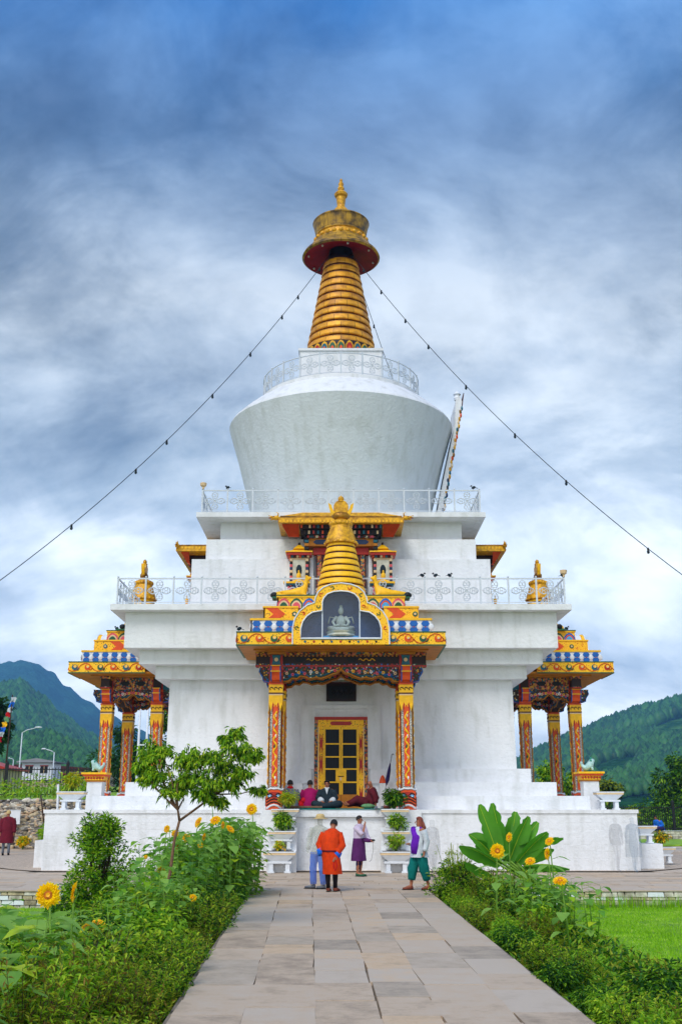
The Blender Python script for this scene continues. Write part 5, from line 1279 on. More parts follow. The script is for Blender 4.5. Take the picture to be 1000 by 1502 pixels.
FR = [(730, 1248, 17.5, .24, (.0, -1, .05), 'round sunflower with orange centre before the banana plant'),
 (747, 1228, 18.5, .16, (-.8, -.5, .2), 'side-on sunflower just above the round one by the banana plant'),
 (806, 1234, 18.5, .17, (-.5, -.6, .6), 'topmost sunflower of the tall right stem'),
 (803, 1252, 18.2, .2, (-1, -.2, .1), 'drooping sunflower under the topmost one on the right'),
 (778, 1263, 18, .18, (-.3, -.6, .8), 'flat sunflower facing up between the banana leaves'),
 (822, 1292, 16.5, .22, (-.1, -.5, .9), 'sunflower facing up lowest and farthest right in front of the plaza')]
for u, v, y, s_, f_, l in FR:
    x, y_, z = SF(u, v, y); sunflower(x, y_, z, s_, f_, l, lean=(R.uniform(-.1, .1), 0), leaves=7)
# broad leafed flowerless sunflower plants
def leafy_plant(h, n, Ls):
    b = MB()
    for k in range(3):
        a = k*2.1; tx, ty = math.cos(a)*.18, math.sin(a)*.18
        b.tube([(tx*.3, ty*.3, 0), (tx*.7, ty*.7, h*.5), (tx, ty, h*R.uniform(.85, 1))], [.014, .01, .005], 'stem_green', 5)
        for i in range(n):
            t = .12+.88*i/n; a2 = i*2.4+k; p = Vector((tx*t, ty*t, h*t)); d = Vector((math.cos(a2), math.sin(a2), .3)); q = p+d*.1
            b.tube([tuple(p), tuple(q)], .003, 'stem_green', 3); heart_leaf(b, q, (d.x, d.y, R.uniform(-.4, .3)), R.uniform(.7, 1.2)*Ls, R.choice(['leaf_broad', 'leaf_mid', 'leaf_broad', 'leaf_bright']))
    return b.mesh('leafy_plant')
lp = [leafy_plant(1.5, 26, .16), leafy_plant(1.1, 16, .18), leafy_plant(1.05, 12, .25)]
def lps(pts, label, group):
    for x, y, k, s in pts:
        o = bpy.data.objects.new('leafy_plant', lp[k]); C.objects.link(o); o.location = (x, y, -.36); o.scale = (s,)*3; o.rotation_euler = (0, 0, R.uniform(0, 6)); tag(o, label, 'plant', group)
L_ = []
for i in range(34): y = R.uniform(18.5, 23.5); L_.append((XL(y)-R.uniform(.3, 1.75), y, 0, R.uniform(.8, 1.15)))
for i in range(22): y = R.uniform(22, 24.3); L_.append((XL(y)-R.uniform(-.12, .8), y, 0, R.uniform(.95, 1.3)))
for i in range(16): y = R.uniform(15.2, 18.6); L_.append((XL(y)-R.uniform(.55, 1.5), y, 0, R.uniform(.65, .92)))
lps(L_, 'tall broad leafed plant without flowers among the sunflowers left of the path', 'tall leafy plants in the left bed')
L_ = []
for i in range(44): y = R.uniform(8.0, 13.5); L_.append((-2.5-(y-8)*.12-R.uniform(0, 1.5), y, 2, R.uniform(.8, 1.1)))
for i in range(10): y = R.uniform(13, 17); L_.append((XL(y)-R.uniform(.9, 1.9), y, 1, R.uniform(.7, .9)))
lps(L_, 'knee high broad leafed plant in the lower left corner bed', 'broad leafed plants in the near left bed')
L_ = []
for i in range(14): y = R.uniform(16.5, 21); L_.append((XR(y)+R.uniform(.9, 2.2), y, 1, R.uniform(.7, 1.0)))
lps(L_, 'broad leafed green plant under the banana leaves right of the path', 'leafy plants round the banana')
# ================================================================== PEOPLE
def V3(p): return Vector(p)
def hand_nodes(nodes, edges, wrist_i, wr, dirv, side, curl=.5, sc_=1.0):
    """palm, four curled fingers of unequal length and a thumb leaving the side of the palm"""
    d = V3(dirv).normalized(); s = V3(side).normalized(); n = d.cross(s).normalized(); wr = V3(wr)
    palm = wr + d*.05*sc_; i0 = len(nodes); nodes.append((tuple(palm), (.034*sc_, .018*sc_))); edges.append((wrist_i, i0))
    for k, (off, L_) in enumerate(((-.027, .065), (-.009, .078), (.009, .073), (.026, .056))):
        b0 = palm + d*.035*sc_ + s*off*sc_; m = b0 + d*L_*.5*sc_ + n*L_*curl*.25*sc_; e = m + (d*(1-curl)+n*curl)*L_*.5*sc_
        j = len(nodes); nodes += [(tuple(b0), .0095*sc_), (tuple(m), .0088*sc_), (tuple(e), .0075*sc_)]; edges += [(i0, j), (j, j+1), (j+1, j+2)]
    b0 = wr + d*.02*sc_ - s*.032*sc_; j = len(nodes); nodes += [(tuple(b0), .012*sc_), (tuple(b0 + d*.03*sc_ - s*.018*sc_ + n*.01), .0105*sc_), (tuple(b0 + d*.058*sc_ - s*.018*sc_ + n*.02), .0085*sc_)]; edges += [(i0, j), (j, j+1), (j+1, j+2)]
def person(label, loc, rz, J, skin='skin_tone', hair='hair_dark', face=(0, -1, 0), hands=True, group=None, sc_=1.0, ghostmat=None, hairlen=0, bald=False):
    """J: joints pel, che, nec, hea, sl,el,wl, sr,er,wr, hl,kl,al,tl, hr,kr,ar,tr"""
    g = {k: V3(v) for k, v in J.items()}
    root = empty('person', loc, rz); root.scale = (sc_,)*3; tag(root, label, 'person', group)
    up = (g['hea']-g['nec']).normalized(); f = V3(face); f = (f - up*f.dot(up)).normalized(); sd = up.cross(f).normalized()
    H = g['hea']
    nodes = [(tuple(g['pel']), (.12, .10)), (tuple(g['pel'].lerp(g['che'], .5)), (.115, .09)), (tuple(g['che']), (.125, .095)), (tuple(g['nec']-(g['nec']-g['che'])*.25), (.09, .07)), (tuple(g['nec']), (.052, .052)),
             (tuple(H-up*.06+f*.015), (.06, .066)), (tuple(H+up*.01), (.074, .085)), (tuple(H+up*.07), (.06, .07))]
    edges = [(0, 1), (1, 2), (2, 3), (3, 4), (4, 5), (5, 6), (6, 7)]
    for s in 'lr':
        i = len(nodes); nodes += [(tuple(g['s'+s]), .055), (tuple(g['e'+s]), .04), (tuple(g['w'+s]), .025)]; edges += [(3, i), (i, i+1), (i+1, i+2)]
        if hands:
            d = (g['w'+s]-g['e'+s]); hand_nodes(nodes, edges, i+2, g['w'+s], d, sd if abs(d.normalized().dot(sd)) < .8 else f, .55, 1)
        i = len(nodes); kn, an, to = g['k'+s], g['a'+s], g['t'+s]
        nodes += [(tuple(g['h'+s]), .085), (tuple(kn), .055), (tuple(kn.lerp(an, .35)), .052), (tuple(an), .036), (tuple(an.lerp(to, .6)), (.038, .03)), (tuple(to), (.034, .02))]
        edges += [(0, i), (i, i+1), (i+1, i+2), (i+2, i+3), (i+3, i+4), (i+4, i+5)]
    me = skinmesh(nodes, edges, 2)
    b = MB(); b.merge(me, [ghostmat or skin])
    if not ghostmat:
        for s in (-1, 1):
            b.ell(tuple(H + sd*s*.078 - f*.0), (.014, .022, .032), skin, 7, 5)
            b.ell(tuple(H + sd*s*.03 + f*.083 + up*.012), (.014, .01, .009), 'hair_dark', 7, 5)
            b.tube([tuple(H + sd*s*.015 + f*.088 + up*.032), tuple(H + sd*s*.048 + f*.078 + up*.03)], .005, 'hair_dark', 4)
        b.tube([tuple(H + f*.084 + up*.01), tuple(H + f*.112 - up*.02), tuple(H + f*.09 - up*.028)], [.009, .015, .01], skin, 6)
        b.tube([tuple(H - sd*.024 + f*.082 - up*.052), tuple(H + f*.09 - up*.05), tuple(H + sd*.024 + f*.082 - up*.052)], .006, 'leather', 5)
    b.build('body', root)
    if not ghostmat and not bald:
        h = MB(); Q = Matrix((sd, -f, up)).transposed()
        vs = []; n, k = 18, 9
        for i in range(k+1):
            p = (PI*.62)*i/k
            for j in range(n):
                t = 2*PI*j/n; fr = max(0, -math.sin(t))   # front of head is -local y
                pp = min(p, PI*.30) if fr > .35 else p
                w_ = Vector((.089*math.sin(pp)*math.cos(t), .102*math.sin(pp)*math.sin(t), .108*math.cos(pp)+.012)); w_ = Q @ w_; vs.append(tuple(H + w_ + up*.012))
        h.add(vs, [(i*n+j, (i+1)*n+j, (i+1)*n+(j+1) % n, i*n+(j+1) % n) for i in range(k) for j in range(n)], hair, True)
        if hairlen:
            for s in (-1, 0, 1): h.tube([tuple(H - f*.05 + sd*s*.05), tuple(H - f*.1 - up*.12 + sd*s*.06), tuple(H - f*.1 - up*hairlen + sd*s*.05)], [.05, .05, .02], hair, 8)
            for s in (-1, 1): h.tube([tuple(H + sd*s*.07 + up*.05), tuple(H + sd*s*.09 - up*.1), tuple(H + sd*s*.07 - up*hairlen)], [.03, .035, .012], hair, 8)
        h.build('hair', root)
    return root, g
def garment(name, root, rings, m, n=20, fold=.012, parent=None):
    """rings: (centre, rx, ry[, yaw]) stacked cloth sections with soft folds"""
    b = MB(); vs = []; sub = []
    for (a, c_) in zip(rings, rings[1:]):
        for t in (0, .33, .66): sub.append((V3(a[0]).lerp(V3(c_[0]), t), a[1]+(c_[1]-a[1])*t, a[2]+(c_[2]-a[2])*t))
    sub.append((V3(rings[-1][0]), rings[-1][1], rings[-1][2]))
    for i, (c_, rx, ry) in enumerate(sub):
        for j in range(n):
            t = 2*PI*j/n; w_ = 1 + fold/.15*math.sin(j*2.3+i*.35)*(.3+.7*i/len(sub)) + .04*noise.noise(Vector((j*.7, i*.5, 3)))
            vs.append((c_.x + rx*w_*math.cos(t), c_.y + ry*w_*math.sin(t), c_.z))
    k = len(sub)
    b.add(vs, [(i*n+j, i*n+(j+1) % n, (i+1)*n+(j+1) % n, (i+1)*n+j) for i in range(k-1) for j in range(n)], m, True)
    b.add([vs[j] for j in range(n)], [tuple(range(n))], m, True)
    return b.build(name, parent or root)
def sleeve(name, root, pts, rs, m):
    b = MB(); P = []; Rr = []
    for i in range(len(pts)-1):
        for t in (0, .25, .5, .75):
            P.append(V3(pts[i]).lerp(V3(pts[i+1]), t)); q = rs[i]+(rs[i+1]-rs[i])*t; Rr.append(q*(1+.07*math.sin(i*9+t*14)))
    P.append(V3(pts[-1])); Rr.append(rs[-1]); b.tube([tuple(p) for p in P], Rr, m, 12); return b.build(name, root)
def shoe_mb(root, an, to, m):
    an, to = V3(an), V3(to); b = MB(); d = (to-an); d.z = 0; L_ = d.length+.09; d.normalize()
    c_ = an - d*.04; b.tube([tuple(Vector((c_.x, c_.y, an.z-.03))), tuple(Vector((c_.x, c_.y, an.z-.045)) + d*.09), tuple(Vector((c_.x, c_.y, an.z-.055)) + d*(L_))], [(.042, .045), (.046, .04), (.035, .022)], m, 10)
    b.tube([tuple(Vector((c_.x, c_.y, an.z-.082)) - d*.02), tuple(Vector((c_.x, c_.y, an.z-.082)) + d*(L_+.02))], [(.045, .01), (.045, .01)], 'black_paint', 8); b.build('shoe', root)
def stand(lean=(0, 0), hz=1.0, armL=None, armR=None, feet=None, headoff=(0, 0, 0)):
    lx, ly = lean; f = feet or (((-.1, 0), (-.12, -.12)), ((.1, 0), (.12, -.12)))
    J = dict(pel=(0, 0, .88), che=(lx*.6, ly*.6, 1.2), nec=(lx, ly, 1.42), hea=(lx*1.15+headoff[0], ly*1.15+headoff[1], 1.545+headoff[2]),
             sl=(lx*.9-.18, ly*.9, 1.36), sr=(lx*.9+.18, ly*.9, 1.36))
    aL = armL or ((-.24, 0, 1.08), (-.24, -.04, .84)); aR = armR or ((.24, 0, 1.08), (.24, -.04, .84))
    J.update(el=aL[0], wl=aL[1], er=aR[0], wr=aR[1])
    for s, sg, ft in (('l', -1, f[0]), ('r', 1, f[1])):
        J['h'+s] = (sg*.09, 0, .84); J['a'+s] = (ft[0][0], ft[0][1], .085); J['t'+s] = (ft[1][0], ft[1][1], .035)
        J['k'+s] = (ft[0][0]*.6+sg*.04, ft[0][1]*.55-.03, .47)
    return J
# 1. stooping man in the orange robe, back to the camera
J = stand(lean=(.02, .26), armL=((-.27, .2, 1.02), (-.2, .12, .78)), armR=((.26, .12, 1.0), (.10, -.1, .76)), feet=(((-.06, 0), (-.03, .14)), ((.1, .05), (.16, .17))), headoff=(.03, .03, -.03))
J['nec'] = (.03, .28, 1.34); J['hea'] = (.06, .34, 1.455); J['che'] = (-.02, .13, 1.15); J['sl'] = (-.17, .22, 1.28); J['sr'] = (.2, .22, 1.27)
r, g = person('person in a knee length orange robe with blue cuffs, back to the camera', (-.22, 24.1, .006), 0, J, face=(.25, 1, -.1), sc_=.95)
garment('robe', r, [((.03, .25, 1.375), .075, .075), ((.02, .2, 1.31), .165, .13), ((-.02, .13, 1.15), .205, .165), ((-.01, .04, .95), .2, .17), ((.0, .0, .86), .195, .16), ((.02, 0, .6), .21, .17), ((.04, 0, .38), .225, .18)], 'cloth_orange')
garment('belt', r, [((-.005, .01, .9), .205, .17), ((0, 0, .86), .203, .168)], 'cloth_wine', fold=.0)
sleeve('sleeve', r, [g['sl'], g['el'], g['wl']+V3((0, 0, .08))], [.07, .085, .08], 'cloth_orange'); sleeve('sleeve', r, [g['sr'], g['er'], g['wr']+V3((.03, 0, .08))], [.07, .085, .08], 'cloth_orange')
for s in 'lr': 
    d = (g['w'+s]-g['e'+s]).normalized(); sleeve('cuff', r, [g['w'+s]-d*.15, g['w'+s]-d*.02], [.098, .1], 'cloth_blue')
    sleeve('stocking', r, [g['k'+s]+V3((0, 0, .05)), g['a'+s]], [.066, .05], 'cloth_black'); shoe_mb(r, g['a'+s], g['t'+s], 'leather')
b = MB(); b.tube([(.08, -.12, .7), (.06, -.2, .55), (.1, -.22, .46), (.14, -.2, .56), (.11, -.12, .7)], .012, 'cloth_red', 6); b.build('prayer_beads', r)
# 2. person in blue trousers and hat, behind
J = stand(lean=(.05, -.0), armL=((-.24, .0, 1.1), (-.2, -.12, .9)), feet=(((-.12, 0), (-.28, -.02)), ((.13, .05), (.02, .0))))
r, g = person('half faded person in blue trousers and sun hat behind the orange robe', (-.52, 24.95, .006), -.5, J, face=(-.3, -1, 0), sc_=.95, ghostmat='faint_shirt')
garment('shirt', r, [((.04, 0, 1.44), .07, .07), ((.04, 0, 1.38), .17, .11), ((.03, 0, 1.2), .2, .14), ((0, 0, .95), .2, .14), ((0, 0, .78), .21, .15)], 'faint_shirt')
for s in 'lr':
    sleeve('sleeve', r, [g['s'+s], g['e'+s], g['w'+s]], [.085, .075, .06], 'faint_shirt'); sleeve('trouser_leg', r, [g['h'+s]+V3((0, 0, -.02)), g['k'+s], g['a'+s]+V3((0, 0, .02))], [.105, .085, .075], 'faint_trouser'); shoe_mb(r, g['a'+s], g['t'+s], 'cloth_grey')
b = MB(); H = g['hea']; b.lathe([(.19, .035), (.2, .04), (.11, .06), (.105, .11), (.08, .15), (0, .16)], 'straw', tuple(H), 20); b.lathe([(0, .05), (.19, .033)], 'straw', tuple(H), 20); b.build('hat', r)
# 3. boy with purple wrap, hand to his face
J = stand(lean=(.02, 0), armL=((-.1, -.22, 1.14), (.02, -.2, 1.38)), armR=((.2, -.14, 1.08), (.14, -.34, .98)), feet=(((-.07, 0), (-.05, -.15)), ((.07, .02), (.1, -.12))))
r, g = person('person in a purple wrap and lilac shirt, one hand raised to the face', (.48, 29.5, 0), .85, J, face=(.3, -1, 0), sc_=.93)
garment('shirt', r, [((.02, 0, 1.44), .065, .065), ((.02, 0, 1.38), .16, .11), ((.015, 0, 1.2), .185, .135), ((0, 0, .98), .18, .135)], 'cloth_lilac')
garment('wrap', r, [((0, 0, 1.04), .195, .15), ((0, 0, .95), .2, .155), ((0, 0, .7), .225, .17), ((0, .01, .42), .25, .19)], 'cloth_purple')
sleeve('sleeve', r, [g['sl'], g['el']], [.085, .07], 'cloth_lilac'); sleeve('sleeve', r, [g['sr'], g['er'], g['wr']-V3((0, -.06, 0))], [.085, .07, .06], 'cloth_lilac')
b = MB(); b.tube([(.0, -.16, 1.0), (.12, -.26, .98), (.2, -.36, .97)], [.06, .06, .04], 'cloth_purple', 10); b.build('folded_cloth', r)
for s in 'lr': sleeve('sock', r, [g['k'+s], g['a'+s]+V3((0, 0, .1))], [.056, .045], 'cloth_umbrella'); shoe_mb(r, g['a'+s], g['t'+s], 'green_paint')
b = MB(); b.ell((.14, -.42, .99), (.03, .07, .03), 'black_paint', 10, 6); b.tube([(.14, -.4, .97), (.13, -.42, .7), (.12, -.36, .45), (.1, -.3, .4)], .006, 'black_paint', 4); b.build('handheld_object', r)
# 4. woman in teal trousers and violet scarf
J = stand(lean=(.03, 0), armL=((-.2, -.02, 1.1), (-.08, -.22, 1.05)), armR=((.25, .08, 1.1), (.24, .02, .88)), feet=(((-.14, -.16), (-.15, -.32)), ((.08, .2), (.09, .06))))
r, g = person('person in teal trousers and violet scarf walking at the right edge of the path', (1.74, 24.6, .006), -1.15, J, face=(-.1, -1, .05), hair='leather', hairlen=.32, sc_=.93)
garment('blouse', r, [((.03, 0, 1.44), .065, .065), ((.03, 0, 1.38), .16, .11), ((.02, 0, 1.2), .18, .14), ((0, 0, .95), .19, .15), ((0, 0, .74), .24, .2)], 'cloth_white', fold=.03)
for s in 'lr':
    sleeve('sleeve', r, [g['s'+s], g['e'+s], g['w'+s]], [.085, .07, .055], 'cloth_white'); sleeve('trouser_leg', r, [g['h'+s], g['k'+s], g['k'+s].lerp(g['a'+s], .65)], [.125, .125, .085], 'cloth_teal'); shoe_mb(r, g['a'+s], g['t'+s], 'leather')
b = MB(); b.tube([(-.1, -.08, 1.42), (.02, -.13, 1.36), (.12, -.13, 1.2), (.1, -.17, 1.0), (.08, -.18, .82)], [(.07, .03), (.09, .035), (.1, .04), (.1, .035), (.07, .02)], 'cloth_violet', 8); b.tube([(.1, -.02, 1.43), (.16, .08, 1.3), (.15, .12, 1.05), (.12, .13, .85)], [(.06, .03), (.1, .035), (.09, .03), (.06, .02)], 'cloth_violet', 8); b.build('scarf', r)
# 5. far left person in a maroon robe
J = stand(feet=(((-.1, 0), (-.1, .13)), ((.12, -.1), (.12, .04))))
r, g = person('person in a dark maroon robe walking away on the far left pavement', (-12.85, 42.3, 0), .2, J, face=(0, 1, 0), hair='straw')
garment('robe', r, [((0, 0, 1.43), .08, .08), ((0, 0, 1.37), .2, .13), ((0, 0, 1.15), .25, .18), ((0, 0, .88), .24, .17), ((0, 0, .45), .27, .19)], 'cloth_maroon')
for s in 'lr': sleeve('sleeve', r, [g['s'+s], g['e'+s], g['w'+s]], [.1, .1, .09], 'cloth_maroon'); sleeve('sock', r, [g['k'+s], g['a'+s]], [.06, .048], 'cloth_grey'); shoe_mb(r, g['a'+s], g['t'+s], 'cloth_black')
# seated figures on the porch floor
def sit(label, loc, rz, top, lap, cuff=None, lean=(0, -.06), hair='hair_dark', face=(0, -1, 0), scarf=None, collar=None, hands_at=((-.14, -.3, .2), (.14, -.3, .2)), bald=False):
    lx, ly = lean
    J = dict(pel=(0, 0, .1), che=(lx*.6, ly*.6, .38), nec=(lx, ly, .58), hea=(lx, ly*1.2, .70), sl=(-.17, ly*.9, .52), sr=(.17, ly*.9, .52), el=(-.26, -.08, .3), er=(.26, -.08, .3), wl=hands_at[0], wr=hands_at[1],
             hl=(-.1, -.04, .1), hr=(.1, -.04, .1), kl=(-.36, -.28, .1), kr=(.36, -.28, .1), al=(.04, -.36, .06), ar=(-.06, -.4, .06), tl=(.16, -.38, .05), tr=(-.18, -.42, .05))
    r, g = person(label, loc, rz, J, hair=hair, face=face, bald=bald)
    garment('robe', r, [((lx, ly, .595), .07, .07), ((lx, ly, .54), .19, .12), ((lx*.6, ly*.6, .38), .22, .16), ((0, 0, .16), .24, .2), ((0, -.02, .02), .28, .24)], top)
    sleeve('leg_cover', r, [(-.08, -.02, .12), (-.36, -.26, .12), (-.1, -.36, .09), (.14, -.38, .06)], [.13, .11, .09, .06], lap); sleeve('leg_cover', r, [(.08, -.02, .12), (.36, -.26, .12), (.1, -.38, .1), (-.14, -.42, .06)], [.13, .11, .09, .06], lap)
    for s in 'lr':
        sleeve('sleeve', r, [g['s'+s], g['e'+s], g['w'+s].lerp(g['e'+s], .15)], [.095, .085, .075], top)
        if cuff: sleeve('cuff', r, [g['w'+s].lerp(g['e'+s], .5), g['w'+s].lerp(g['e'+s], .05)], [.088, .09], cuff)
    if collar:
        b = MB(); b.prism([(-.06, .6), (0, .4), (.06, .6)], -.23, -.17, collar); b.tube([(-.06, -.1, .6), (0, -.19, .44), (.06, -.1, .6)], .02, collar, 6); b.build('collar', r)
    if scarf: b = MB(); b.lathe([(.09, .56), (.1, .6), (.07, .64), (.06, .6)], scarf, (lx, ly, 0), 14); b.build('scarf', r)
    return r
ZF = 1.734
sit('person in a grey jumper and red scarf sitting with back turned beside the left column', (-1.5, YC-7.95, ZF), PI+.3, 'cloth_grey', 'cloth_black', scarf='cloth_red')
sit('person in a magenta jacket sitting with back turned on the porch', (-.93, YC-7.75, ZF), PI, 'cloth_magenta', 'cloth_black')
sit('person in a dark robe with white cuffs, sitting and facing the camera', (-.42, YC-7.9, ZF), 0, 'cloth_charcoal', 'cloth_charcoal', cuff='cloth_white', collar='cloth_white', face=(-.1, -1, -.1))
b = MB(); b.ell((0, 0, .1), (.16, .14, .12), 'cloth_red', 12, 7); b.ell((.1, -.02, .22), (.09, .09, .1), 'cloth_red', 10, 6); b.tube([(-.1, 0, .12), (0, .02, .28), (.14, 0, .24)], .02, 'cloth_red', 6); o = b.build('red_bag', None, (-1.22, YC-7.8, ZF)); tag(o, 'bright red cloth bag between the grey and magenta seated people', 'bag')
# reclining monk
J = dict(pel=(.12, 0, .12), che=(.2, 0, .42), nec=(.2, 0, .6), hea=(.14, -.03, .72), sl=(.16, -.17, .54), sr=(.24, .17, .54), el=(.3, -.26, .32), er=(.34, .2, .3), wl=(.3, -.28, .06), wr=(.26, .14, .08),
         hl=(.06, -.1, .12), hr=(.06, .1, .12), kl=(-.24, -.12, .26), kr=(-.28, .1, .16), al=(-.52, -.12, .1), ar=(-.6, .06, .1), tl=(-.6, -.14, .2), tr=(-.7, .04, .2))
r, g = person('person in a wine red robe leaning back with legs stretched out right of the door', (.72, YC-8.05, ZF), 0, J, face=(-1, -.2, 0), bald=True)
garment('robe', r, [((.2, 0, .61), .08, .08), ((.2, 0, .55), .13, .19), ((.2, 0, .42), .15, .2), ((.14, 0, .16), .2, .22), ((.12, 0, .02), .22, .22)], 'cloth_wine')
sleeve('leg_cover', r, [(.08, -.08, .14), (-.24, -.12, .26), (-.48, -.12, .12)], [.15, .12, .08], 'cloth_wine'); sleeve('leg_cover', r, [(.08, .08, .14), (-.28, .1, .18), (-.54, .06, .12)], [.15, .12, .08], 'cloth_wine')
sleeve('sleeve', r, [g['sl'], g['el'], g['wl']+V3((0, 0, .1))], [.09, .085, .07], 'cloth_wine'); sleeve('sleeve', r, [g['sr'], g['er'], g['wr']+V3((0, 0, .1))], [.09, .085, .07], 'cloth_wine')
# two people by the far fence
r = sit('person in a bright blue jacket bending forward by the far right fence', (17.9, 61.6, .52), -.9, 'cloth_blue', 'cloth_umbrella', lean=(-.05, -.22))
r = sit('person in a dark maroon top at the far right edge by the fence', (19.9, 61.7, .52), .2, 'cloth_maroon', 'cloth_black')
# faint long-exposure walkers the photograph shows as pale translucent figures
def faint(label, x, y, rz, m, robe):
    J = stand(feet=(((-.07, -.1), (-.07, -.25)), ((.09, .12), (.09, -.02))))
    r, g = person(label, (x, y, .006), rz, J, ghostmat=m, hands=False, sc_=.92)
    if robe: garment('robe', r, [((0, 0, 1.43), .08, .08), ((0, 0, 1.37), .19, .13), ((0, 0, 1.1), .24, .17), ((0, 0, .45), .26, .2)], m)
    else: garment('shirt', r, [((0, 0, 1.43), .08, .08), ((0, 0, 1.37), .19, .13), ((0, 0, 1.1), .23, .16), ((0, 0, .8), .2, .15)], m)
faint('faint translucent walking figure, left of the two at the right plinth corner', 7.72, 30.9, .5, 'faint_grey', False)
faint('faint translucent robed figure, right of the two at the right plinth corner', 8.22, 31.0, .3, 'faint_blue', True)
faint('faint translucent figure just right of the person in teal trousers', 2.12, 25.6, .8, 'faint_grey', True)
# ================================================================== MOUNTAINS
TH = math.atan((1185-751)/1540)
def az_el(u, v):
    e = TH + math.atan((751-v)/1540); t = math.tan(e); return (u-501)*(math.cos(TH)+math.sin(TH)*t)/1540, t
def prof(pts, D):
    q = sorted([(az_el(u, v)[0], D*az_el(u, v)[1]) for u, v in pts])
    def f(a):
        if a <= q[0][0]: return q[0][1]
        for (a0, z0), (a1, z1) in zip(q, q[1:]):
            if a <= a1: t = (a-a0)/(a1-a0); t = t*t*(3-2*t)*.6+t*.4; return z0+(z1-z0)*t
        return q[-1][1]
    return f
def fbm(x, y, o=6, s=1.0):
    return noise.fractal(Vector((x*s, y*s, 1.7)), 1.0, 2.1, o)
def forest_mat(name, c1, c2, c3, sc_):
    m = bpy.data.materials.new(name); t, b = nt(m); N = t.nodes; L = t.links
    g = N.new('ShaderNodeNewGeometry')
    n = N.new('ShaderNodeTexNoise'); n.inputs['Scale'].default_value = sc_; n.inputs['Detail'].default_value = 12; n.inputs['Roughness'].default_value = .68; L.new(g.outputs['Position'], n.inputs['Vector'])
    r = ramp(N, [(.36, c1), (.5, c2), (.66, c3)]); L.new(n.outputs['Fac'], r.inputs['Fac']); 
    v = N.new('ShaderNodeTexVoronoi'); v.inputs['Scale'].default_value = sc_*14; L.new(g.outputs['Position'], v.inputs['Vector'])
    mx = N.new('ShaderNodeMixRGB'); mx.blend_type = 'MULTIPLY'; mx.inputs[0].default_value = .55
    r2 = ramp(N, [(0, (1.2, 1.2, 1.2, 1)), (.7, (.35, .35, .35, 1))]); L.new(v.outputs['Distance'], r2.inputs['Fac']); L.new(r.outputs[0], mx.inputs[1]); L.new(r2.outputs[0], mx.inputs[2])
    L.new(mx.outputs[0], b.inputs['Base Color']); b.inputs['Roughness'].default_value = 1; b.inputs['Specular IOR Level'].default_value = 0
    bp = N.new('ShaderNodeBump'); bp.inputs['Strength'].default_value = .8; bp.inputs['Distance'].default_value = 6; bp.invert = True; L.new(v.outputs['Distance'], bp.inputs['Height']); L.new(bp.outputs[0], b.inputs['Normal'])
    MATS[name] = m
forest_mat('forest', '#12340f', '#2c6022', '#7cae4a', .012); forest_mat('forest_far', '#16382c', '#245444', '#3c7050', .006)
HF = {}
def ridge(name, label, D, W, pts, a0, a1, m, rough, na=200, nr=70, seed=0):
    f = prof(pts, D); b = MB()
    def h(a, r):
        x, y = a*r, r; t = (r-(D-W))/W
        s = max(0, t)**1.15 if t < 1 else max(0, 1-(t-1)*1.3)
        z = f(a)
        gul = abs(noise.noise(Vector((a*D/W*3.1+seed, t*1.4, seed))))  # gullies running downhill
        return z*s*(1 + (-rough*gul*1.3)*(1-min(1, t)**6)) + z*rough*.28*fbm(x/D*14+seed, y/D*14)*min(1, t*3)*(1-.85*min(1, max(0, t))**8) + z*.018*fbm(x/D*90, y/D*90, 4) - 2*(1-min(1, max(0, t)*4))
    HF[name+str(seed)] = h
    def fn(u, v):
        a = a0+(a1-a0)*u; r = (D-W) + v*W*1.2; return (a*r, r, h(a, r))
    b.grid(na, nr, fn, m); o = b.build(name); tag(o, label, kind='structure'); return h
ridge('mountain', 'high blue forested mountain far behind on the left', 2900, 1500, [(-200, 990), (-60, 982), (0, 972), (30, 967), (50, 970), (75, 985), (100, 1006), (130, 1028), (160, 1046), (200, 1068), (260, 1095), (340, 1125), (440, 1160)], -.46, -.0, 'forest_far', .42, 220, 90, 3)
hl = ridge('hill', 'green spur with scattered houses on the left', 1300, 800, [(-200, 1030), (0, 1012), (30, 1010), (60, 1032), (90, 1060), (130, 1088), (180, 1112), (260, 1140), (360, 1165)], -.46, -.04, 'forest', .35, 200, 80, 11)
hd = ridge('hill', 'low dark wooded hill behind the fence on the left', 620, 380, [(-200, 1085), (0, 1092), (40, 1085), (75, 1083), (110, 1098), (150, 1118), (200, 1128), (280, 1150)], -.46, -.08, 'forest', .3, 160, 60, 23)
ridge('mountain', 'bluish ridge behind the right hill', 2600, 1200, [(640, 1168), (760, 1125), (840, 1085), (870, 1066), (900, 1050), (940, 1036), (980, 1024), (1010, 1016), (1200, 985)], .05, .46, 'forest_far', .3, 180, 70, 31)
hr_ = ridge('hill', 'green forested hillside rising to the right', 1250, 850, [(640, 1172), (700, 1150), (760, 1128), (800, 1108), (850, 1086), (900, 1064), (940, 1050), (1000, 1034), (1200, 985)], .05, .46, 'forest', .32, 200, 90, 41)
for i in range(16):
    u = R.uniform(62, 130); r = 640+R.uniform(-60, 200); a = az_el(u, 1090)[0]; r = 900+R.uniform(-120, 160); z = hl(a, r)
    house(a*r, r, z-1, R.uniform(6, 10), 6, 3.0, 1.6, R.choice(['white_paint', 'soffit_cream']), R.choice(['asphalt_grey', 'cream_rim', 'asphalt_grey']), 'tiny pale house on the distant green slope at the left', R.uniform(-.5, .5), 'house', 'tiny houses on the left mountainside', rich=False)

